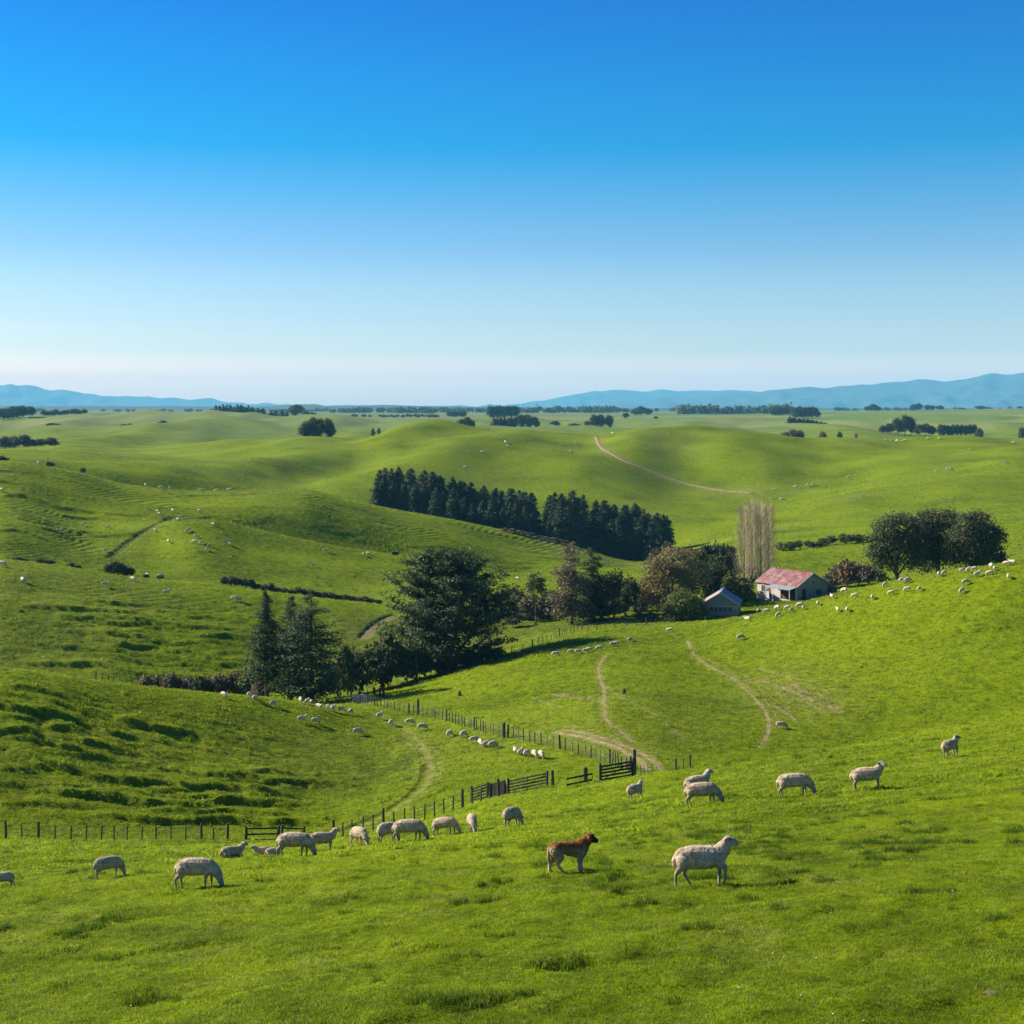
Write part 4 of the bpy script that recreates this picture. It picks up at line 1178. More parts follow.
far(296, 416.5, 15, 11.5, "r", "round dome-shaped tree on the left skyline", "dome tree on the skyline", 2100)
for px, w, h in ((306, 8, 5), (312, 8, 4)): far(px, 417.5, w, h, "s", "low bush right of the dome-shaped tree on the skyline", "low bushes on the left skyline", 2060)
for px, w, h in ((305, 12, 16), (313, 14, 21), (320, 13, 20), (328, 12, 20), (331, 8, 12)): far(px, 439.5, w, h, "r", "dark tree in the clump standing alone on the left ridge", "tree clump on the left ridge", 930)
for px, w, h in ((4, 14, 11), (12, 16, 12.5), (21, 16, 12), (30, 12, 10)): far(px, 420, w, h, "r", "dark tree in the round-topped wood at the left edge", "round-topped wood at the left edge", 1900)
for px, w, h in ((5, 14, 12), (14, 14, 12), (24, 15, 13), (33, 9, 8), (41, 13, 8), (50, 14, 9)): far(px, 451.5, w, h, "r", "dark tree in the nearer wood at the left edge", "nearer wood at the left edge", 905)
far(2, 463, 10, 7, "s", "dark bush at the very left edge on the near brow", "bush on the left brow", 500)
for px, b, w, h in ((48, 475, 3, 5), (51, 476, 6, 4.5), (83, 480, 6, 6)): far(px, b, w, h, "s", "small dark bush on the brow of the left hill", "bushes on the left hill's brow", 492)
for i in range(11): far(44 + i * 4, 415.5, 6, rr.uniform(3.5, 6.5), "r", "small dark tree in the thin line on the left skyline", "thin tree line on the left skyline", 2150)
for px, b, w, h in ((124, 427, 6, 3), (130, 427, 6, 3.5), (163, 430, 8, 6), (160, 415, 4, 2.5), (51, 426, 8, 3), (57, 426, 6, 2.5)): far(px, b, w, h, "s", "small dark bush out on the left downs", "bushes on the left downs", 1500 if b > 420 else 2100)
for px in (373, 379): far(px, 434, 4, 6, "p", "tiny upright cypress behind the middle ridge", "pair of cypresses", 1150)
for px, w, h in ((461, 8, 8), (467, 9, 10), (472, 6, 7)): far(px, 427.5, w, h, "r", "dark tree in the small clump behind the middle ridge", "small clump behind the middle ridge", 1300)
for i in range(9): far(490 + i * 3.3, 417, 6, 11 + rr.uniform(-1, .6), "r", "dark tree in the tall block of trees on the centre plain", "tall tree block on the centre plain", 2300)
for i in range(7): far(494 + i * 3.5, 424.5, 5, 8 + rr.uniform(-1.5, .5), "p", "small dark pine in the row below the tall tree block", "pine row on the centre plain", 1550)
for px, w, h in ((521, 10, 9), (528, 12, 9), (535, 8, 7)): far(px, 424, w, h, "r", "dark tree beside the pine row on the centre plain", "trees beside the pine row", 1600)
for i in range(6): far(449 + i * 3, 416, 5, 4.5, "r", "small tree in the thin row left of the tall tree block", "thin row on the centre plain", 2600)
for px, b, w, h in ((587, 426.5, 6, 5), (594, 421, 8, 6), (601, 420.5, 9, 5.5), (609, 420.5, 8, 5), (626, 418.5, 6, 5.5), (656, 419, 4, 2.5), (555, 425, 9, 4), (574, 427, 10, 3)): far(px, b, w, h, "r", "small dark tree out on the plain right of centre", "scattered trees right of centre", 1700 if b > 420 else 2200)
for px, w, h in ((635, 8, 5), (641, 9, 7.5), (648, 8, 5.5)): far(px, 414, w, h, "r", "tree in the dome-shaped wood on the plain", "dome-shaped wood on the plain", 3000)
for i in range(7): far(773 + i * 3, 414, 7, 7 + rr.uniform(-1, .8), "r", "dark tree in the wood on the right plain", "wood on the right plain", 2700)
for i in range(6): far(796 + i * 4, 417.5, 8, 10 + rr.uniform(-1, 1), "r", "dark tree in the bold dark wood on the right plain", "bold dark wood on the right plain", 2250)
for i in range(9): far(790 + i * 4.4, 421.5 + i * .8, 6, 5 - i * .15, "p", "small pine in the slanting row on the right plain", "slanting row on the right plain", 1750)
for px, w, h in ((868, 7, 5), (873, 8, 7), (877, 6, 5)): far(px, 412.5, w, h, "r", "tree in the small skyline clump on the right plain", "small skyline clump on the right", 3300)
for px, w, h in ((913, 6, 5), (919, 7, 6), (928, 7, 4.5), (933, 5, 4), (940, 7, 4), (981, 10, 3.5), (1020, 6, 3)): far(px, 409.5, w, h, "r", "tree standing on the right skyline below the mountains", "trees on the right skyline", 3600)
for px, w, h in ((898, 10, 12), (905, 12, 14.5), (911, 9, 13)): far(px, 430.5, w, h, "r", "tree in the biggest dark clump behind the right ridge", "big clump behind the right ridge", 1350)
for px, w, h in ((883, 7, 5), (889, 8, 7), (919, 9, 6), (926, 9, 7), (932, 7, 4.5)): far(px, 430.8, w, h, "r", "low tree flanking the big clump behind the right ridge", "low trees behind the right ridge", 1340)
for i in range(9): far(940 + i * 4.3, 430, 6, 5 + rr.uniform(-1, .6), "r", "small tree in the straight hedge behind the right ridge", "straight hedge behind the right ridge", 1360)
for px, b, w, h, k in ((979, 434.5, 7, 6, "r"), (1022, 433, 6, 5, "r"), (785, 436, 9, 4, "b"), (793, 436, 10, 6, "b"), (800, 436, 8, 5, "b"), (823, 437.5, 7, 6, "b"), (840, 438, 5, 6, "r"), (856, 436, 3, 3, "b")): far(px, b, w, h, k, "lone bush or small tree just behind the right ridge", "bushes just behind the right ridge", 1080)
# woods too far off to count
def far_wood(x0, x1, base, h, d, n, seed):
    r = np.random.default_rng(seed); V, Q, k = [], [], 0
    m = d / F
    for i in range(n):
        px = r.uniform(x0, x1); dd = d * r.uniform(.97, 1.05); loc = atd(px, dd)
        hh = h * m * r.uniform(.55, 1.05); lobes = [((0, 0, hh * .5), (hh * r.uniform(.5, 1.1), hh * .6, hh * .5))]
        me = crown_mesh("c", lobes, 14, 7, hh * .5, hh * .45, M_BROADD, int(r.integers(1e6)))
        v = np.empty(len(me.vertices) * 3, np.float32); me.vertices.foreach_get('co', v); v = v.reshape(-1, 3) + np.array([loc.x, loc.y, loc.z])
        q = np.arange(len(v)).reshape(-1, 4) + k; k += len(v)
        V.append(v); Q.append(q); bpy.data.meshes.remove(me)
    return tag(obj("distant_woodland", mesh_np("distant_woodland", np.concatenate(V), np.concatenate(Q), M_BROADD)), kind='stuff')
far_wood(682, 790, 413, 7.5, 3400, 70, 1)
far_wood(496, 640, 412, 5.5, 4300, 70, 2)
far_wood(330, 500, 413, 4.5, 4500, 60, 3)
far_wood(395, 432, 411, 5, 4200, 16, 4)
far_wood(650, 1040, 411, 3.2, 5200, 80, 5)
far_wood(-60, 330, 412, 3.0, 5200, 60, 6)
far_wood(352, 440, 418.5, 2.6, 2500, 40, 7)

# ---------------------------------------------------------------- fences and gates
def post_mesh(h, r, mat, seed):
    rd = random.Random(seed); b = MB()
    t = (rd.uniform(-.03, .03), rd.uniform(-.03, .03))
    b.tube([(0, 0, -.35), (t[0] * .3, t[1] * .3, h * .3), (t[0], t[1], h - .03), (t[0], t[1], h)], [r * 1.05, r, r * .92, r * .70], 7)
    return b.mesh("post", mat)
POSTS = [post_mesh(1.18, .055, M_POST, i) for i in range(4)]
STRAINERS = [post_mesh(1.42, .105, M_POST, 10 + i) for i in range(2)]
PALES = [post_mesh(1.10, .050, M_POSTL, 20 + i) for i in range(3)]

def fence(pts, label, spacing=None, strainer_every=8, wires=(.25, .5, .75, 1.0, 1.12), pal=0.0, hs=1.0, seed=1, ends=True, strain_at=()):
    """pts: world points; a post at every point (or resampled at spacing); wires join them"""
    rd = random.Random(seed)
    P = [Vector(p) for p in pts]
    if spacing:
        xs = np.array([[p.x, p.y] for p in P]); sg = np.r_[0, np.cumsum(np.hypot(*np.diff(xs, axis=0).T))]
        u = np.arange(0, sg[-1], spacing) + 0
        P = [Vector((float(np.interp(q, sg, xs[:, 0])), float(np.interp(q, sg, xs[:, 1])), 0)) for q in u]
        for p in P: p.x += rd.uniform(-.06, .06); p.y += rd.uniform(-.06, .06); p.z = gz(p.x, p.y)
    root = empty("wire_fence", P[0])
    tops = []
    for i, p in enumerate(P):
        big = (ends and i in (0, len(P) - 1)) or (strainer_every and i % strainer_every == 0) or i in strain_at
        me = STRAINERS[rd.randrange(2)] if big else (PALES[rd.randrange(3)] if rd.random() < pal else POSTS[rd.randrange(4)])
        o = obj("post", me, root, p - P[0])
        o.rotation_euler = (rd.uniform(-.05, .05), rd.uniform(-.05, .05), rd.uniform(0, 6.28))
        k = hs * rd.uniform(.92, 1.08); o.scale = (hs, hs, k)
    w = MB()
    for a, b in zip(P[:-1], P[1:]):
        for h in wires:
            w.bar(a - P[0] + Vector((0, 0, h * hs)), b - P[0] + Vector((0, 0, h * hs)), .012)
    w.build("wire", M_WIRE, root)
    return tag(root, label, "fence")

def run(px, py, dmin=10): return [at(a, b, dmin) for a, b in zip(px, py)]
fl = [6, 22, 38.5, 55, 71, 86, 101.5, 114, 127, 142, 156, 171, 185.5, 201.5, 214, 227.5]
fence([atd(p, 112) for p in fl], "straight wire fence along the foot of the slumped knoll, far left", strainer_every=0, strain_at=(2, 13), seed=2)
fr1 = [(334, 100), (343, 100), (352, 100.5), (363, 100.5), (373, 101), (383.5, 101), (394, 101), (404.5, 101), (414.5, 101), (424.5, 101), (434.5, 101), (444, 101), (453, 101), (462.5, 101.5), (472, 101.5), (481, 102), (490, 102), (499, 102.5)]
fence([atd(p, d) for p, d in fr1], "wire fence climbing from the low gate to the stock yard, beside the curving track", strainer_every=0, strain_at=(5, 13), seed=3)
F2 = [(352, 704), (366, 705), (380, 707), (395, 711), (410, 714.5), (430, 717), (450, 722), (470, 728), (490, 733.5), (505, 737), (520, 740), (540, 744.5), (556, 748), (570, 752), (584, 756), (598, 760.5), (612, 765), (624, 770), (631, 773)]
fence([at(a, b, 110) for a, b in F2], "long paled fence between the meadow and the pale farm track", spacing=1.15, strainer_every=9, pal=.35, seed=4)
F3 = [(340, 697), (362, 694), (380, 690), (400, 686.5), (420, 681), (440, 675), (456, 669), (472, 664), (488, 660), (504, 656), (520, 651), (536, 646), (552, 640), (568, 634.5), (584, 631), (604, 628.5), (640, 626), (680, 623)]
def behind(a, b):
    q = at(a, b, 150); return q
fence([behind(a, b) for a, b in F3], "fence skirting the trees along the valley bottom up to the shed", spacing=1.9, strainer_every=7, pal=.25, seed=5)
fence([atd(p, 236) for p in (96, 102, 108, 114, 120, 126, 132, 138)], "short fence in the hollow left of the brown scrub strip", strainer_every=0, seed=6, hs=1.2)
tag(fence([at(676, 770.5, 10), at(683, 769, 10), at(690, 768, 10)], "three short posts standing on the crest right of the farm track", strainer_every=0, seed=8, wires=(.9,), hs=.8), cat="fence")
fence([atd(p, 99.5) for p in (640, 644, 648, 652.5)], "stubby paling run between the end gate and the farm track", strainer_every=0, seed=9, hs=.75, pal=1, ends=False)

def rail_panel(name, a, b, label, rails=5, h=1.15, board=False, mat=M_BLACKW, mat_rail=None, cat="gate", brace=True, leafname="gate_leaf", posts=True):
    """timber gate or yard panel between ground points a and b: posts, rails and uprights as parts"""
    a, b = Vector(a), Vector(b)
    root = empty(name, a)
    d = b - a; n = d.copy(); n.z = 0; n.normalize()
    if posts:
        for q in (Vector((0, 0, 0)), d):
            o = obj("post", STRAINERS[0], root, q); o.scale = (1, 1, .95 * (h / 1.15))
    e0, e1 = n * .12, d - n * .12
    if board:
        w = MB(); zc = h * .52
        w.bar(e0 + Vector((0, 0, zc)), e1 + Vector((0, 0, zc)), .03, h * .9)
        for t in (.12, .5, .88): q = e0.lerp(e1, t); w.bar(q + Vector((0, -.03, .1)), q + Vector((0, -.03, h)), .05)
        w.build("board", mat_rail or mat, root)
    else:
        for i in range(rails):
            w = MB(); z = .16 + (h - .2) * i / max(rails - 1, 1)
            w.bar(e0 + Vector((0, 0, z)), e1 + Vector((0, 0, z)), .045, .125)
            w.build("rail", mat_rail or mat, root)
        w = MB()
        m = max(1, int(d.length / 1.6))
        for k in range(m + 1):
            q = e0.lerp(e1, k / m) + Vector((0, -.035, 0)); w.bar(q + Vector((0, 0, .1)), q + Vector((0, 0, h)), .06, .03)
        if brace: w.bar(e0 + Vector((0, -.07, .15)), e1 + Vector((0, -.07, h - .08)), .07, .03)
        w.build("upright", mat_rail or mat, root)
    return tag(root, label, cat)
def pair(p0, p1, d0, d1): return atd(p0, d0), atd(p1, d1)
G1 = "stock yard gates and panels"
rail_panel("rail_gate", *pair(246, 279, 111.5, 111), "low two-railed timber gate behind the two lying sheep", rails=3, h=1.1, brace=False)
rail_panel("rail_gate", *pair(282, 304, 110.8, 110), "short timber rail panel joining the low gate to the fence, behind the grazing ewes", rails=2, h=1.1, brace=False)
A_ = [atd(471.5, 113), atd(487.5, 111.8), atd(508, 110.5), atd(547, 108)]
rail_panel("yard_panel", A_[0], A_[1], "slatted light-gapped rail panel at the left end of the stock yard", rails=5, h=1.15)
rail_panel("yard_panel", A_[1], A_[2], "solid dark boarded panel in the stock yard", board=True, h=1.2, posts=False)
rail_panel("yard_panel", A_[2], A_[3], "long dark five-railed panel right of the boarded one in the stock yard", rails=5, h=1.15)
def single(px, d, h, label, r=1.2):
    o = obj("post", STRAINERS[1], None, atd(px, d)); o.scale = (r, r, h / 1.42); o.name = "timber_post"
    return tag(o, label, "post")
single(552.5, 107, 1.35, "lone upright post just right of the five-railed yard panel")
rail_panel("yard_panel", atd(565, 101), atd(594, 101), "low broken two-railed panel between the stock yard and the end gate", rails=2, h=.62, brace=False, posts=False)
single(585.5, 104.5, 1.25, "thick lone post behind the low broken rail panel", 1.7)
rail_panel("rail_gate", *pair(600, 633, 101, 101), "five-railed gate beside the tall post at the farm track", rails=5, h=1.15)
single(634.5, 101.5, 2.0, "tall dark gatepost at the end of the five-railed gate by the track", 1.35)
for px, py, h, lab in ((380, 697, 1.3, "thick dark post, left one of the three at the meadow's top corner"), (383.5, 697.5, 1.3, "thick dark post, middle one of the three at the meadow's top corner"), (374.5, 696.5, 1.3, "thick dark post, nearest the pale block at the meadow's top corner"),
                       (504, 738, 1.6, "tall dark post in the middle of the paled meadow fence"), (418, 714, 1.8, "tallest dark post of the paled meadow fence, upper left part")):
    q = at(px, py, 110); o = obj("timber_post", STRAINERS[1], None, q); o.scale = (1.5, 1.5, h / 1.42); tag(o, lab, "post")
for px, py, lab in ((459.5, 696, "short dark stump standing alone on the hillside above the meadow fence"), (624, 694, "small dark stump on the right hillside by the forking path")):
    q = at(px, py, 110); b = MB(); b.tube([(0, 0, -.1), (.02, 0, .35), (.0, .03, .62)], [.30, .22, .17], 8)
    o = b.build("tree_stump", M_BARK); o.location = q; tag(o, lab, "stump")
cb = MB(); cb.box((0, 0, .45), (1.1, .55, .55)); cb.box((.15, -.02, 1.06), (.8, .45, .06))
q = at(361, 703, 150); o = cb.build("concrete_trough", mat_plain("pale_concrete", (.28, .26, .23), (.45, .42, .37), 2, .9, .3)); o.location = q
bv = o.modifiers.new("b", 'BEVEL'); bv.width = .06; bv.segments = 2
tag(o, "pale concrete trough block at the top corner of the meadow fence", "trough")

# ---------------------------------------------------------------- farm buildings
def mat_roof(name, c1, c2, rust):
    m, N, Lk = new_mat(name)
    o = N.new('ShaderNodeOutputMaterial'); p = N.new('ShaderNodeBsdfPrincipled')
    tc = N.new('ShaderNodeTexCoord')
    mp = N.new('ShaderNodeMapping'); mp.inputs['Scale'].default_value = (1.5, .10, .10); Lk.new(tc.outputs['Object'], mp.inputs[0])
    n = noise(N, Lk, mp.outputs[0], 1.3, 5, .7); n2 = noise(N, Lk, tc.outputs['Object'], .9, 5, .7)
    r = ramp(N, [c1, c2], [.35, .65]); Lk.new(n.outputs[0], r.inputs[0])
    col = mix(N, Lk, r.outputs[0], rust, maprange(N, Lk, n2.outputs[0], .48, .72))
    Lk.new(col, p.inputs['Base Color']); p.inputs['Roughness'].default_value = .6; p.inputs['Metallic'].default_value = .0
    p.inputs['Specular IOR Level'].default_value = .35
    w = N.new('ShaderNodeTexWave'); w.inputs['Scale'].default_value = 2.6; w.bands_direction = 'X'; Lk.new(tc.outputs['Object'], w.inputs['Vector'])
    b = N.new('ShaderNodeBump'); b.inputs['Strength'].default_value = .5; b.inputs['Distance'].default_value = .05
    Lk.new(w.outputs['Fac'], b.inputs['Height']); Lk.new(b.outputs[0], p.inputs['Normal'])
    Lk.new(p.outputs[0], o.inputs[0]); return m
M_RROOF = mat_roof("faded_red_iron", (.16, .050, .044), (.36, .150, .138), (.42, .34, .32))
M_BROOF = mat_roof("blue_grey_iron", (.10, .14, .27), (.19, .23, .36), (.30, .30, .32))
M_GROOF = mat_roof("grey_iron", (.24, .27, .28), (.36, .38, .38), (.30, .26, .22))
M_WHITEW = mat_plain("white_weatherboard", (.44, .40, .34), (.62, .575, .51), 1.6, .8, .4, 9, stretch=(.15, .15, 6))
M_GREYW = mat_plain("grey_weathered_board", (.20, .205, .19), (.34, .34, .31), 1.4, .9, .4, 7, stretch=(5, 5, .3))
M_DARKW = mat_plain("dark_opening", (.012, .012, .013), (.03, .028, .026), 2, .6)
M_TRIM = mat_plain("painted_trim", (.50, .47, .42), (.66, .63, .58), 3, .7)
M_GLASS = mat_plain("old_window_glass", (.03, .04, .045), (.07, .085, .09), 1, .15, spec=.6)
M_REDD = mat_plain("red_brown_door", (.16, .045, .035), (.25, .085, .06), 3, .7)

def gable_building(root, Lh, W, eave, peak, roof_a, roof_b, ov=.35, mats=None, roof_names=("roof_slope", "roof_slope")):
    """walls as separate parts, ridge along X"""
    l, w = Lh / 2, W / 2; t = .16
    mw_front, mw_back, mw_l, mw_r = mats
    b = MB(); b.box((0, -w + t / 2, (eave - 1.5) / 2), (l, t / 2, (eave + 1.5) / 2)); b.build("front_wall", mw_front, root)
    b = MB(); b.box((0, w - t / 2, (eave - 1.5) / 2), (l, t / 2, (eave + 1.5) / 2)); b.build("back_wall", mw_back, root)
    for sx, m in ((-1, mw_l), (1, mw_r)):
        x1, x0 = sx * l, sx * (l - t)
        yv = w - t - .003
        prof = [(-yv, -1.5), (yv, -1.5), (yv, eave - .03), (0, peak - .05), (-yv, eave - .03)]
        v = [(x1 + sx * .003, y, z) for y, z in prof] + [(x0, y, z) for y, z in prof]
        f = [(0, 1, 2, 3, 4), (9, 8, 7, 6, 5)] + [(i, i + 5, (i + 1) % 5 + 5, (i + 1) % 5) for i in range(5)]
        b = MB(); b.add(v, f); b.build("gable_wall", m, root)
    s = (peak - eave) / w
    for sy, m, nm in ((-1, roof_a, roof_names[0]), (1, roof_b, roof_names[1])):
        b = MB()
        lo = (sy * (w + ov), eave - s * ov); hi = (0, peak)
        th = .09; xs = l + ov
        v = []
        for x in (-xs, xs):
            v += [(x, lo[0], lo[1]), (x, sy * .0015, hi[1]), (x, sy * .0015, hi[1] + th), (x, lo[0], lo[1] + th)]
        b.add(v, [(0, 1, 2, 3), (7, 6, 5, 4), (0, 4, 5, 1), (1, 5, 6, 2), (2, 6, 7, 3), (3, 7, 4, 0)])
        b.build(nm, m, root)
    b = MB(); b.bar((-l - ov, 0, peak + .12), (l + ov, 0, peak + .12), .28, .07); b.build("ridge_cap", roof_a, root)
    for sx in (-1, 1):
        for sy in (-1, 1):
            b = MB(); b.bar((sx * (l + ov + .03), sy * (w + ov), eave - s * ov + .0), (sx * (l + ov + .03), sy * .02, peak), .05, .20); b.build("bargeboard", M_TRIM, root)

def window(root, c, axis, hw, hh, panes=2, name="window"):
    """frame with a glass pane and glazing bars; axis = outward direction 'x' or '-y'"""
    f = MB(); g = MB()
    if axis == 'y':
        g.box((c[0], c[1], c[2]), (hw, .015, hh))
        for s in (-1, 1):
            f.box((c[0] + s * hw, c[1] - .02, c[2]), (.05, .035, hh + .06)); f.box((c[0], c[1] - .022, c[2] + s * hh), (hw - .05, .035, .05))
        for k in range(1, panes): f.box((c[0] - hw + 2 * hw * k / panes, c[1] - .02, c[2]), (.025, .02, hh - .05))
    else:
        g.box((c[0], c[1], c[2]), (.015, hw, hh))
        for s in (-1, 1):
            f.box((c[0] + .02, c[1] + s * hw, c[2]), (.035, .05, hh + .06)); f.box((c[0] + .022, c[1], c[2] + s * hh), (.035, hw - .05, .05))
        for k in range(1, panes): f.box((c[0] + .02, c[1] - hw + 2 * hw * k / panes, c[2]), (.02, .025, hh - .05))
    o = f.build(name, M_TRIM, root); g.build("pane", M_GLASS, o)

# the red-roofed barn-house: ridge runs from back left to front right
TH = R(-52)
corner = atd(797, 284)
L_, W_ = 10.7, 9.5
rot = Matrix.Rotation(TH, 3, 'Z')
ctr = Vector((corner.x, corner.y, 0)) - rot @ Vector((L_ / 2, -W_ / 2, 0))
ctr.z = (-(600 - HZ) / F * 284)
barn = empty("farmhouse", ctr, TH)
tag(barn, "white-walled farmhouse with a long faded red iron roof and a grey gable end", "farmhouse")
gable_building(barn, L_, W_, 2.75, 5.1, M_RROOF, M_RROOF, mats=(M_WHITEW, M_GREYW, M_GREYW, M_GREYW))
yf = -W_ / 2 - .02
window(barn, (-3.6, yf, 1.45), 'y', .55, .7)
b = MB(); b.box((-2.1, yf - .012, 1.0), (.45, .02, 1.0)); d_ = b.build("door", M_REDD, barn)
b = MB(); b.box((-1.75, yf - .06, 1.0), (.03, .04, .08)); b.build("handle", M_WIRE, d_)
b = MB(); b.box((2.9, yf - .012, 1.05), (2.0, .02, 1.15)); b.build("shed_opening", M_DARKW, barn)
b = MB(); b.box((2.2, yf - .04, .95), (.5, .02, .95)); b.build("door", M_REDD, barn)
# veranda: a grey lean-to roof on posts over the right part of the front
b = MB(); x0, x1 = -1.0, L_ / 2 + .3
v = []
for x in (x0, x1): v += [(x, yf - .05, 2.62), (x, yf - 2.6, 2.15), (x, yf - 2.6, 2.22), (x, yf - .05, 2.69)]
b.add(v, [(0, 1, 2, 3), (7, 6, 5, 4), (0, 4, 5, 1), (1, 5, 6, 2), (2, 6, 7, 3), (3, 7, 4, 0)]); b.build("veranda_roof", M_GROOF, barn)
for x in (x0 + .15, x0 + 2.1, x0 + 4.1, x1 - .15):
    b = MB(); b.bar((x, yf - 2.45, -1.2), (x, yf - 2.45, 2.16), .11); b.build("veranda_post", M_TRIM, barn)
b = MB(); b.box((x0 + .6, yf - 2.4, .5), (.5, .04, .9)); b.build("veranda_screen", M_WHITEW, barn)
xg = L_ / 2 + .02
window(barn, (xg, .2, 3.2), 'x', .42, .55, 1)
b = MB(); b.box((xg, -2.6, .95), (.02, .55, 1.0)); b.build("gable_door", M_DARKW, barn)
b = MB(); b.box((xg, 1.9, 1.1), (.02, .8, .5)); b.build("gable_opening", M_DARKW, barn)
# small lean-to on the far side
b = MB(); v = []
for x in (L_ / 2 - 5.5, L_ / 2 + .25): v += [(x, W_ / 2 + .4, 2.42), (x, W_ / 2 + 2.9, 1.75), (x, W_ / 2 + 2.9, 1.82), (x, W_ / 2 + .4, 2.49)]
b.add(v, [(3, 2, 1, 0), (4, 5, 6, 7), (0, 1, 5, 4), (1, 2, 6, 5), (2, 3, 7, 6), (3, 0, 4, 7)]); b.build("lean_to_roof", M_GROOF, barn)
b = MB(); b.box((L_ / 2 - 2.6, W_ / 2 + 2.7, .1), (2.8, .06, 1.6)); b.build("lean_to_wall", M_GREYW, barn)
for y in (W_ / 2 + .6, W_ / 2 + 2.6):
    b = MB(); b.bar((L_ / 2, y, -1.2), (L_ / 2, y, 1.85), .12); b.build("lean_to_post", M_POST, barn)
b = MB(); b.tube([(-3.0, .6, 4.3), (-3.0, .6, 5.6)], .14, 8); b.build("flue", M_GROOF, barn)

# the grey shed with its gable to the camera; ridge runs away from it
sc_ = atd(724.5, 266)
shed = empty("gabled_shed", (sc_.x, sc_.y + 3.2, -(617.5 - HZ) / F * 266), R(77))
tag(shed, "small grey board shed with a half pink and half blue iron roof", "shed")
M_PROOF = mat_roof("bleached_red_iron", (.30, .17, .165), (.42, .29, .285), (.46, .42, .41))
gable_building(shed, 6.4, 6.7, 2.6, 4.65, M_BROOF, M_PROOF, .3, mats=(M_GREYW, M_WHITEW, M_GREYW, M_GREYW))
xs = -3.2 - .02
for k in range(5):
    f = MB(); y = -1.75 + k * .87
    f.box((xs, y, 1.55), (.03, .36, .42)); o = f.build("window", M_GREYW, shed)
    g = MB(); g.box((xs - .035, y, 1.55), (.012, .28, .34)); g.build("pane", M_GLASS, o)
b = MB(); b.box((xs, 0, 2.15), (.04, 3.1, .06)); b.build("cross_rail", M_TRIM, shed)
# a pale water tank among the garden trees behind the barn
tk = MB(); tk.tube([(0, 0, -.4), (0, 0, 1.6), (0, 0, 1.75)], [1.1, 1.1, .5], 16)
o = tk.build("water_tank", M_TRIM); o.location = atd(748, 300); tag(o, "pale round water tank half hidden in the garden behind the shed", "tank")

# ---------------------------------------------------------------- sheep and the dog
def mat_animal(name, bump=.5, tr=0.0):
    m, N, Lk = new_mat(name)
    o = N.new('ShaderNodeOutputMaterial'); p = N.new('ShaderNodeBsdfPrincipled')
    a = N.new('ShaderNodeAttribute'); a.attribute_name = 'col'
    tc = N.new('ShaderNodeTexCoord'); oi = N.new('ShaderNodeObjectInfo')
    n = noise(N, Lk, tc.outputs['Object'], 7, 5, .7)
    r = ramp(N, [(.60, .55, .46), (1.06, 1.05, 1.03)], [.32, .62]); Lk.new(n.outputs[0], r.inputs[0])
    col = mix(N, Lk, a.outputs['Color'], r.outputs[0], 1.0, 'MULTIPLY')
    v = ramp(N, [(.80, .76, .70), (1.0, 1.0, 1.0)]); Lk.new(oi.outputs['Random'], v.inputs[0])
    col = mix(N, Lk, col, v.outputs[0], 1.0, 'MULTIPLY')
    Lk.new(col, p.inputs['Base Color']); p.inputs['Roughness'].default_value = .95; p.inputs['Specular IOR Level'].default_value = .1
    p.inputs['Sheen Weight'].default_value = .25
    b = N.new('ShaderNodeBump'); b.inputs['Strength'].default_value = bump; b.inputs['Distance'].default_value = .035
    n2 = noise(N, Lk, tc.outputs['Object'], 17, 5, .75); Lk.new(n2.outputs[0], b.inputs['Height']); Lk.new(b.outputs[0], p.inputs['Normal'])
    if tr:
        t = N.new('ShaderNodeBsdfTranslucent'); Lk.new(col, t.inputs['Color'])
        mx = N.new('ShaderNodeMixShader'); mx.inputs[0].default_value = tr
        Lk.new(p.outputs[0], mx.inputs[1]); Lk.new(t.outputs[0], mx.inputs[2]); Lk.new(mx.outputs[0], o.inputs[0])
    else: Lk.new(p.outputs[0], o.inputs[0])
    return m
M_LOCK = mat_animal("wool_lock", .2, .35); M_HAIR = mat_animal("dog_hair", .1, .35)
M_FLEECE = mat_animal("fleece", 1.0); M_COAT = mat_animal("dog_coat", .25)

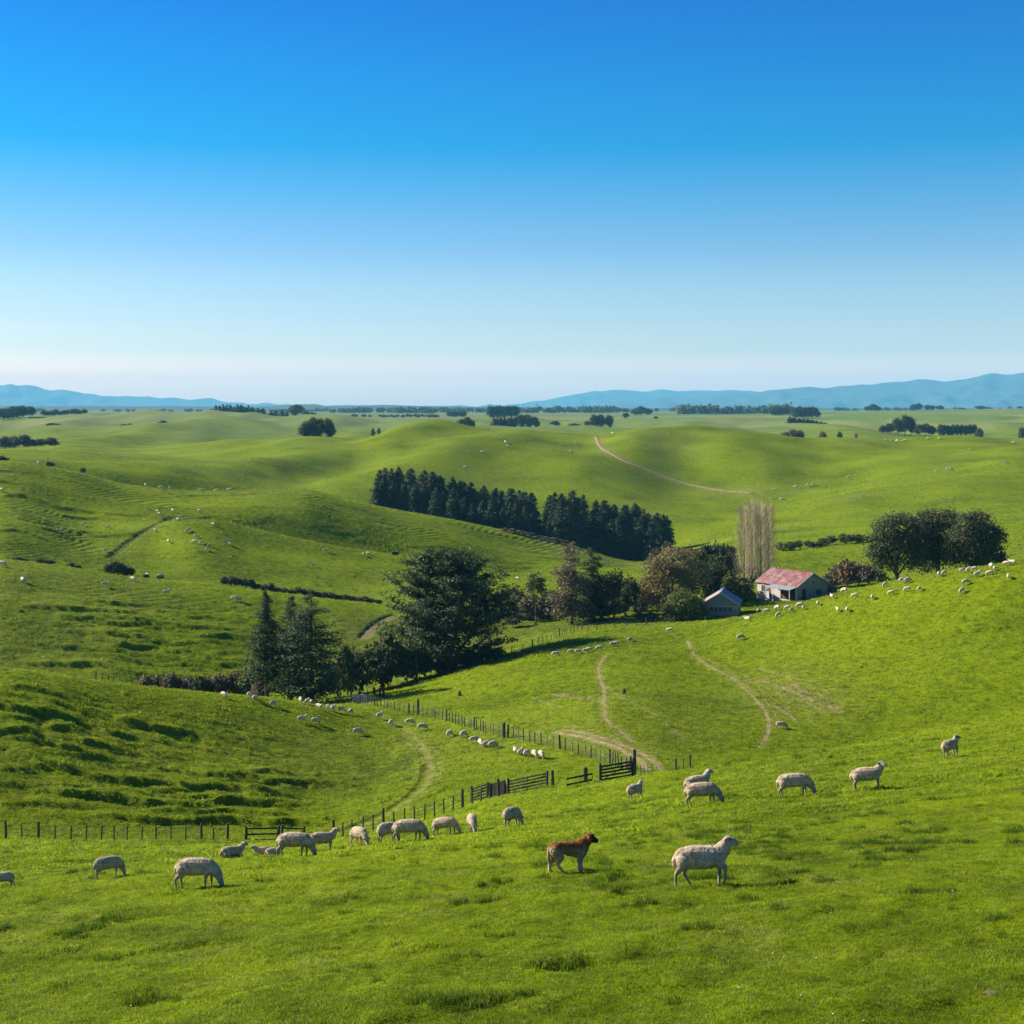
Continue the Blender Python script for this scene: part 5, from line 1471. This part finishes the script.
def organic(name, chains, voxel, mat, paint, fleece=.0, smooth_it=5):
    """one continuous body: chains of (points, radii, kind, yscale) fused by a voxel remesh"""
    bm = bmesh.new(); S = []
    for pts, rad, kind, ys in chains:
        for i in range(len(pts) - 1 if len(pts) > 1 else 1):
            a = Vector(pts[i]); b = Vector(pts[min(i + 1, len(pts) - 1)])
            ra, rb = rad[i], rad[min(i + 1, len(pts) - 1)]
            n = max(2, int((b - a).length / (min(ra, rb) * .2)) + 1) if len(pts) > 1 else 1
            for k in range(n):
                t = k / max(n - 1, 1); c = a.lerp(b, t); r = ra + (rb - ra) * t
                S.append((c.x, c.y, c.z, r, ys, kind))
                mt = Matrix.Translation(c) @ Matrix.Diagonal((r, r * ys, r, 1))
                bmesh.ops.create_icosphere(bm, subdivisions=2, radius=1, matrix=mt)
    me = bpy.data.meshes.new(name + "_raw"); bm.to_mesh(me); bm.free()
    o = bpy.data.objects.new(name + "_raw", me); COL.objects.link(o)
    md = o.modifiers.new("r", 'REMESH'); md.mode = 'VOXEL'; md.voxel_size = voxel
    sm = o.modifiers.new("s", 'SMOOTH'); sm.factor = .5; sm.iterations = smooth_it
    dg = bpy.context.evaluated_depsgraph_get(); dg.update()
    out = bpy.data.meshes.new_from_object(o.evaluated_get(dg)); out.name = name
    bpy.data.objects.remove(o); bpy.data.meshes.remove(me)
    nv = len(out.vertices); P = np.empty(nv * 3, np.float32); out.vertices.foreach_get('co', P); P = P.reshape(-1, 3)
    S_ = np.array([s[:5] for s in S]); kinds = np.array([s[5] for s in S])
    best = np.full(nv, 1e9); kk = np.zeros(nv, int)
    for i in range(len(S_)):
        q = P - S_[i, :3]; q[:, 1] /= S_[i, 4]
        dd = np.linalg.norm(q, axis=1) - S_[i, 3]
        up = dd < best; best[up] = dd[up]; kk[up] = kinds[i]
    if fleece:
        nrm = np.empty(nv * 3, np.float32); out.vertices.foreach_get('normal', nrm); nrm = nrm.reshape(-1, 3)
        lump = fbm(P[:, 0] / .055 + P[:, 1] / .07, P[:, 2] / .05 + P[:, 1] / .11, 3, 3)
        P = P + nrm * (fleece * lump * (kk == 0))[:, None]
        out.vertices.foreach_set('co', P.astype(np.float32).ravel())
    col = paint(P, kk)
    a = out.attributes.new('col', 'FLOAT_COLOR', 'POINT'); a.data.foreach_set('color', np.c_[col, np.ones(nv)].astype(np.float32).ravel())
    for p in out.polygons: p.use_smooth = True
    out.materials.clear(); out.materials.append(mat); out.update()
    return out

WOOL, FACE, LEGC, EAR, HOOF, EYE = range(6)
def sheep_chains(pose, look=0.0):
    c = []
    body = [(-.36, 0, .53), (-.22, 0, .535), (0, 0, .525), (.18, 0, .525), (.32, 0, .53)]
    c.append((body, [.205, .235, .245, .235, .20], WOOL, .92))
    c.append(([(-.18, 0, .47), (.15, 0, .46)], [.19, .18], WOOL, 1.05))
    c.append(([(-.50, 0, .58), (-.565, 0, .49), (-.57, 0, .36)], [.06, .05, .035], WOOL, 1))
    if pose == 'walk':
        F_ = [[(.34, .10, .42), (.38, .10, .27), (.345, .095, .06), (.355, .095, .015)], [(.36, -.10, .42), (.47, -.10, .30), (.455, -.10, .14), (.425, -.10, .045)]]
        H_ = [[(-.38, .10, .46), (-.30, .11, .36), (-.38, .10, .22), (-.245, .10, .05), (-.225, .10, .015)], [(-.40, -.10, .46), (-.42, -.11, .36), (-.56, -.10, .23), (-.575, -.10, .05), (-.56, -.10, .015)]]
    elif pose == 'lie':
        F_ = [[(.32, .12, .36), (.42, .13, .27), (.30, .14, .25)], [(.32, -.12, .36), (.44, -.13, .27), (.52, -.12, .25)]]
        H_ = [[(-.35, .14, .40), (-.22, .20, .32), (-.40, .20, .26)], [(-.35, -.14, .40), (-.22, -.20, .32), (-.40, -.20, .26)]]
    else:
        s = .05 if pose == 'graze' else .0
        F_ = [[(.34, .10, .42), (.36 + s, .10, .26), (.35 + s, .095, .06), (.365 + s, .095, .015)], [(.34, -.10, .42), (.35 - s, -.10, .26), (.335 - 1.2 * s, -.095, .06), (.35 - 1.2 * s, -.095, .015)]]
        H_ = [[(-.38, .10, .46), (-.33, .11, .36), (-.455, .10, .23), (-.425, .10, .05), (-.41, .10, .015)], [(-.38, -.10, .46), (-.36, -.11, .36), (-.50 - s, -.10, .23), (-.475 - s, -.10, .05), (-.46 - s, -.10, .015)]]
    for q in F_: c.append((q, [.085, .042, .026, .032][:len(q)] if pose != 'lie' else [.09, .06, .04], LEGC, 1)); c.append(([q[0], q[1]], [.095, .05], WOOL, 1))
    for q in H_: c.append((q, [.14, .080, .037, .026, .032][:len(q)] if pose != 'lie' else [.14, .10, .05], LEGC, .9)); c.append(([q[0], q[1]], [.145, .095], WOOL, .9))
    if pose == 'graze':
        nk = [(.36, 0, .53), (.52, 0, .42), (.63, 0, .28)]; hd = [(.64, 0, .255), (.70, 0, .14), (.725, 0, .07)]; hr = [.098, .078, .060]
        c.append((nk, [.195, .155, .115], WOOL, .9)); c.append((hd, hr, FACE, .85))
        ears = [[(.64, s * .08, .30), (.59, s * .19, .285)] for s in (-1, 1)]
    else:
        z = -.0
        nk = [(.34, 0, .56), (.46, 0, .67), (.54, 0, .77)]
        ca, sa = math.cos(look), math.sin(look)
        def tr(x, y, zz): return (.58 + (x) * ca - y * sa, x * sa + y * ca, zz)
        hd = [tr(0, 0, .835), tr(.10, 0, .805), tr(.165, 0, .775)]; hr = [.104, .082, .062]
        c.append((nk, [.20, .16, .118], WOOL, .88)); c.append((hd, hr, FACE, .85))
        ears = [[tr(-.02, s * .085, .875), tr(-.05, s * .20, .865)] for s in (-1, 1)]
    for e in ears: c.append((e, [.030, .022], EAR, 1))
    return c
def sheep_paint(face, leg, wool=(.80, .68, .52), rump=None):
    def f(P, kk):
        C = np.zeros((len(P), 3)); C[:] = wool
        C[kk == FACE] = face; C[kk == LEGC] = leg; C[kk == EAR] = (.50, .38, .33)
        up = (kk == LEGC) & (P[:, 2] > .36); C[up] = wool
        C[(kk == LEGC) & (P[:, 2] < .035)] = (.07, .06, .05)
        dirt = sstep(.45, .25, P[:, 2]) * .35 * (kk == WOOL)
        C = C * (1 - dirt[:, None]) + np.array([.26, .20, .13]) * dirt[:, None]
        return C
    return f
WHITEF = sheep_paint((.54, .47, .40), (.42, .36, .28)); DARKF = sheep_paint((.30, .27, .25), (.40, .35, .29))
def make_sheep(pose, look, paint, vox, nm="sheep_body"):
    me = organic(nm, sheep_chains(pose, look), vox, M_FLEECE, paint, .008)
    if pose == 'lie':
        for v in me.vertices: v.co.z -= .235
    else:
        for v in me.vertices: v.co.z += .07 * float(sstep(.02, .34, v.co.z))
    return me
HI = {'graze': make_sheep('graze', 0, WHITEF, .015), 'graze_dark': make_sheep('graze', 0, DARKF, .015), 'stand': make_sheep('stand', 0, WHITEF, .015), 'look': make_sheep('stand', -.9, DARKF, .015),
      'look_away': make_sheep('stand', .5, WHITEF, .015), 'walk': make_sheep('walk', -.25, WHITEF, .012), 'lie': make_sheep('lie', 0, WHITEF, .018)}
LOF = sheep_paint((.60, .54, .47), (.47, .42, .35), (.74, .66, .52))
LO = {'graze': make_sheep('graze', 0, LOF, .034), 'graze2': make_sheep('graze', 0, DARKF, .034), 'stand': make_sheep('stand', .4, LOF, .034), 'lie': make_sheep('lie', 0, WHITEF, .036)}
BLACK = make_sheep('lie', 0, sheep_paint((.02, .018, .016), (.02, .018, .016), (.03, .026, .022)), .036)

def put(me, loc, heading, s, name="sheep", tilt=.85):
    o = obj(name, me)
    n = normal_at(loc.x, loc.y, .6); n = (n * tilt + Vector((0, 0, 1 - tilt))).normalized()
    xh = Vector((math.cos(heading), math.sin(heading), 0)); yv = n.cross(xh).normalized(); xv = yv.cross(n)
    M = Matrix((xv, yv, n)).transposed()
    o.rotation_euler = M.to_euler(); o.location = loc - Vector((0, 0, .01)); o.scale = (s, s, s)
    return o

NEAR = [  # px, row of the feet, pose, heading in degrees (0 = facing right, 90 = away), size, label
    (703, 886.5, 'walk', 0, .93, "white sheep walking right in front, nearest to the camera, head raised"),
    (196, 888.5, 'graze', -4, .87, "large sheep grazing in the left foreground, head down to the right"),
    (108, 878.5, 'graze', 48, .70, "sheep grazing in the left foreground left of the largest one there"),
    (2, 888.5, 'graze', 200, .50, "sheep cut off by the left edge of the picture"),
    (232, 857.5, 'lie', 35, .82, "small sheep resting on the slope above the largest left foreground sheep"),
    (263, 855, 'lie', 200, .62, "white lamb lying beside the low gate, facing left"),
    (274, 855.5, 'lie', 10, .60, "greyish lamb lying right behind the white lamb by the low gate"),
    (294, 858, 'graze', -6, 1.0, "big ewe grazing in front of the low gate, head down right"),
    (322, 852, 'look_away', 12, .95, "sheep with raised head looking right, behind the big grazing ewe"),
    (360, 847, 'graze', -55, .98, "sheep grazing head-on, left of the overlapping pair"),
    (388, 843.5, 'graze_dark', 58, 1.02, "rear sheep of the overlapping pair, rump turned to the camera"),
    (409, 842, 'graze', -6, 1.02, "front sheep of the overlapping pair, grazing to the right"),
    (446, 836, 'graze', -22, .95, "bright sheep grazing between the overlapping pair and the yard fence"),
    (474, 833, 'graze', -82, .95, "narrow white sheep facing the camera below the yard fence"),
    (514, 828, 'graze', 62, 1.0, "sheep grazing with its rump to the camera, alone below the yard"),
    (636, 800.5, 'look_away', 48, .98, "sheep standing alone below the farm gate, looking away right"),
    (703, 806, 'graze', -8, 1.02, "ewe grazing head down, in front of the sheep that looks up"),
    (700, 796, 'stand', 16, 1.05, "sheep looking up over the back of a grazing ewe"),
    (795, 797, 'graze', -2, 1.04, "plump sheep grazing alone right of centre on the foreground slope"),
    (869, 790.5, 'look', -8, 1.0, "bright sheep standing with its head turned to the camera, right side"),
    (952, 757.5, 'look', 40, 1.0, "sheep standing highest on the right foreground slope near the crest"),
    (781, 728.5, 'graze', -6, .95, "lone sheep grazing by the striped bare patch on the right hill")]
for px, py, pose, hd, s, lab in NEAR:
    loc = at(px, py, 12 if py > 740 else 110)
    tag(put(HI[pose], loc, R(hd), s), lab, "sheep", "sheep of the foreground")
def fuzz(me, n, size, aspect, mat, keep, seed, name, out=.4):
    """locks of wool or hair over the body, coloured like the skin beneath"""
    r = np.random.default_rng(seed); nv = len(me.vertices)
    P = np.empty(nv * 3, np.float32); me.vertices.foreach_get('co', P); P = P.reshape(-1, 3)
    Nv = np.empty(nv * 3, np.float32); me.vertices.foreach_get('normal', Nv); Nv = Nv.reshape(-1, 3)
    C = np.empty(nv * 4, np.float32); me.attributes['col'].data.foreach_get('color', C); C = C.reshape(-1, 4)
    ok = np.nonzero(keep(P, C))[0]; k = r.choice(ok, n)
    V, Fq = leaf_quads(P[k] + Nv[k] * size * .12, Nv[k] * out + r.normal(size=(n, 3)) * .55, size, r, aspect)
    tone = r.uniform(.90, 1.22, n)[:, None]
    cc = np.repeat(np.c_[np.clip(C[k, :3] * tone, 0, 1), np.ones(n)], 4, 0)
    return mesh_np(name, V, Fq, mat, False, {'col': cc})
wool_at = lambda P, C: (C[:, 0] > .40) & (P[:, 2] > .30)
lie_at = lambda P, C: C[:, 0] > .55
FLEECE = {k: fuzz(m, 6500, .024, 1.4, M_LOCK, lie_at if k == 'lie' else (lambda P, C: (C[:, 0] > .55) & (P[:, 2] > .36)), 5, "fleece_locks", 1.9) for k, m in HI.items()}
for o in [o for o in bpy.data.objects if o.get('group') == "sheep of the foreground"]:
    for k, m in HI.items():
        if o.data == m: obj("fleece", FLEECE[k], o)
bpy.context.view_layer.update()
first = [o for o in bpy.data.objects if o.get('label', '').startswith("white sheep walking right")][0]
tb = MB(); tb.box((0, 0, 0), (.022, .006, .028)); et = tb.build("ear_tag", mat_plain("pink_tag", (.62, .16, .22), (.70, .22, .28), 3, .5), first); et.location = (.50, -.19, .92)
eb = MB()
for s_ in (-1, 1):
    q = Vector((.635, -.012, .932)) ; eb.tube([q + Vector((.02 * s_, .060 * s_ - .005, -.008)), q + Vector((.024 * s_, .088 * s_ - .006, 0))], [.016, .012], 8)
eb.build("eye", M_DARKW, first)

rs = random.Random(77)
def flock(pts, phrase, group, dmin, smin=.9, smax=1.15, poses=('graze', 'graze', 'graze2', 'stand'), heads=None):
    for q in pts:
        px, py = q[0], q[1]
        loc = at(px, py, q[2] if len(q) > 2 else dmin)
        hd = R(rs.choice(heads) if heads else rs.choice([0, 15, -20, 180, 160, 200, 45, -45, 75, 120, -80, 230]) + rs.uniform(-15, 15))
        o = put(LO[rs.choice(poses)], loc, hd, rs.uniform(smin, smax)); o['category'] = "sheep"
        enlist(o, px, phrase, group)
flock([(223, 698), (248.5, 698), (254, 701.5), (272, 706), (300, 703.5), (306.5, 704.5), (310.5, 705), (318, 709.5), (327.5, 710), (332, 711.5), (341, 713), (350, 715), (301, 723), (314.5, 724), (357, 735), (379, 719), (390.5, 726), (409.5, 725.5), (422, 730.5),
       (450, 737), (464, 738), (474, 743), (481, 746.5), (487, 747.5), (493, 749), (516, 755), (521, 756), (527, 757), (535, 758.5), (541.5, 759)],
      "sheep grazing in the meadow behind the fence", "sheep in the meadow", 122, .80, 1.0, heads=[60, 40, 120, 75, -40, 100, 20, -75])
flock([(630, 642), (670, 632), (740.7, 640), (748.4, 622), (758, 613), (767, 613.5), (779, 617), (778, 610), (788, 609.5), (792, 612), (800.5, 607.5), (804, 610), (818.7, 606), (838.4, 612), (847.8, 612), (855.5, 598), (845, 593), (833, 599), (873, 599.5), (885.7, 587),
       (892, 595), (902.7, 583), (908, 583), (908, 591.5), (919.6, 591), (939.5, 577), (945, 575), (962.8, 573), (968.4, 573), (974.4, 571), (977.8, 577), (966, 585), (962.4, 593), (990, 575), (995, 571), (991.7, 568.5), (1007, 566), (1013, 565), (1008.8, 579)],
      "white sheep on the crest of the right hill before the farm", "sheep on the right crest", 165, .78, 1.0, heads=[20, 160, 50, 130, 215, -40, 70, 95])
flock([(555.5, 656.5), (571, 654), (578, 654), (585.5, 653), (589, 652), (599.5, 650.5), (612.5, 646.5), (616, 646)], "white sheep in the file at the end of the tree shadow", "file of sheep by the tree shadow", 165, .75, .92, heads=[0, 180, 15, 20])
flock([(18, 518), (58, 532), (82.5, 526.5), (107.5, 529), (105.5, 552), (146, 509), (157, 513), (159, 515.5), (165, 520), (172.5, 512), (155.5, 532), (178, 521), (181, 519), (199, 513), (213, 526), (188, 532), (169, 543.5), (196, 538), (194.5, 544), (201, 544), (209.5, 547), (206, 551), (229, 546), (225, 544),
       (325, 552), (313.6, 567), (367.7, 555), (363, 556), (517.5, 580)], "woolly sheep scattered on the gullied left hill", "sheep on the gullied left hill", 340, 1.0, 1.35)
flock([(2, 567), (22.5, 583), (104.5, 587), (132.5, 582), (161, 578.5), (147, 577.5), (166, 595), (234, 601), (238, 602)], "sheep near the top of the terraced left hill", "sheep on the terraced left hill", 225, 1.2, 1.6)
flock([(173, 689.5)], "lone sheep in front of the brown scrub behind the knoll", "sheep by the scrub", 140, 1.0, 1.1)
flock([(561, 446), (553, 451), (571, 453), (576.5, 444), (596, 437), (613, 434.5), (482, 453.5), (465.5, 469), (496, 439), (502, 438.5), (508.5, 448), (487, 431), (493, 432), (505, 443)], "tiny sheep on the far ridge left of the hill track", "sheep on the far ridge", 560, 1.3, 1.9)
flock([(774, 491), (796, 488.5), (807, 487), (813, 486), (848, 479.5), (886, 441.5), (892, 442), (897, 442), (901, 442), (905, 442), (970, 450.5), (1014, 444), (1007, 464.5), (935.5, 473), (948, 470.5), (951, 470.5), (751.5, 494.5), (772, 500), (782, 501), (928, 440), (940, 440)], "tiny sheep on the far hill right of the hill track", "sheep on the far right hill", 500, 1.3, 1.9)
flock([(145.5, 487, 470), (161, 490, 470), (170, 490.5, 470), (201, 492.5, 470), (216, 492.5, 470), (37.5, 476, 470), (2, 492, 380), (230, 492, 470)], "tiny sheep along the skyline of the gullied left hill", "sheep on the left brow", 380, 1.3, 1.7)
q = at(394.7, 555, 340); tag(put(BLACK, q, R(10), 1.9, "sheep"), "black sheep lying on the hill above the great spreading pine", "sheep")

# the dog
COAT, CREAM, MASK = 0, 1, 2
dc = [([(-.36, 0, .545), (-.12, 0, .54), (.14, 0, .52), (.30, 0, .52)], [.150, .145, .170, .165], COAT, .80),
      ([(-.02, 0, .50), (.24, 0, .46)], [.15, .185], COAT, .80),
      ([(.28, 0, .57), (.39, 0, .655), (.47, 0, .715)], [.165, .135, .11], COAT, .85),
      ([(.48, 0, .735), (.525, 0, .735)], [.110, .102], COAT, .95),
      ([(.55, 0, .715), (.62, 0, .675), (.66, 0, .66)], [.085, .068, .054], MASK, .85),
      ([(.455, .085, .80), (.46, .12, .74), (.475, .125, .68)], [.032, .040, .026], COAT, .6), ([(.455, -.085, .80), (.46, -.12, .74), (.475, -.125, .68)], [.032, .040, .026], COAT, .6),
      ([(-.46, 0, .56), (-.525, 0, .47), (-.53, 0, .32), (-.52, 0, .22)], [.045, .040, .040, .022], CREAM, .8),
      ([(.28, .09, .46), (.275, .09, .26), (.275, .085, .06), (.30, .085, .022)], [.11, .062, .045, .044], CREAM, .9), ([(.25, -.09, .46), (.20, -.09, .26), (.185, -.085, .06), (.21, -.085, .022)], [.11, .062, .045, .044], CREAM, .9),
      ([(-.36, -.09, .50), (-.28, -.10, .35), (-.35, -.09, .20), (-.255, -.09, .06), (-.225, -.09, .022)], [.16, .10, .050, .040, .042], CREAM, .8),
      ([(-.38, .09, .50), (-.36, .10, .35), (-.48, .09, .22), (-.49, .09, .06), (-.455, .09, .022)], [.16, .10, .052, .042, .044], CREAM, .8)]
def dog_paint(P, kk):
    brown = np.array([.44, .185, .055]); tan = np.array([.52, .31, .135]); cream = np.array([.58, .46, .31]); dark = np.array([.018, .014, .012])
    t = sstep(.50, .60, P[:, 2] + .03 * fbm(P[:, 0] / .08, P[:, 2] / .08 + P[:, 1] / .06, 3, 9))[:, None]
    C = tan * (1 - t) + brown * t
    lowb = sstep(.42, .30, P[:, 2])[:, None]; C = C * (1 - lowb) + cream * lowb
    rear = (sstep(-.36, -.44, P[:, 0]) * sstep(.62, .54, P[:, 2]))[:, None]; C = C * (1 - rear) + cream * rear
    C[kk == CREAM] = np.where((P[kk == CREAM, 2] > .5)[:, None], C[kk == CREAM], cream)
    C[kk == MASK] = dark; hm_ = (P[:, 0] > .545) & (P[:, 2] > .6); C[hm_] = dark
    return C
dog_me = organic("dog_body", dc, .012, M_COAT, dog_paint, .008)
dog = put(dog_me, at(571, 871.5, 12), R(14), .93, "dog")
obj("coat", fuzz(dog_me, 7000, .020, 2.2, M_HAIR, lambda P, C: (P[:, 2] > .22) & (P[:, 0] < .56), 6, "dog_hair", 2.0), dog)
tag(dog, "brown-backed cream dog with a black muzzle standing among the sheep", "dog")

# small things in the near grass: a molehill of bare earth and a few white pebbles
def blob(name, loc, s, mat, seed, label, cat):
    bm = bmesh.new(); bmesh.ops.create_icosphere(bm, subdivisions=3, radius=1)
    r_ = random.Random(seed); k = [Vector((r_.uniform(-1, 1), r_.uniform(-1, 1), r_.uniform(-1, 1))).normalized() for _ in range(9)]
    for v in bm.verts:
        v.co *= 1 + .14 * sum(max(0, v.co.normalized().dot(q)) ** 6 * (1 if i % 2 else -1) for i, q in enumerate(k))
        v.co = Vector((v.co.x * s[0], v.co.y * s[1], v.co.z * s[2]))
    me = bpy.data.meshes.new(name); bm.to_mesh(me); bm.free(); me.materials.append(mat)
    for p in me.polygons: p.use_smooth = True
    return tag(obj(name, me, None, loc), label, cat)
M_SOIL = mat_plain("bare_soil", (.10, .07, .045), (.24, .18, .12), 14, .95, .6, 40)
M_PEB = mat_plain("white_pebble", (.50, .48, .43), (.66, .64, .60), 8, .8)
blob("molehill", at(992, 994), (.10, .08, .035), M_SOIL, 1, "small patch of bare crumbled earth in the grass, lower right", "earth patch")

label_rows()
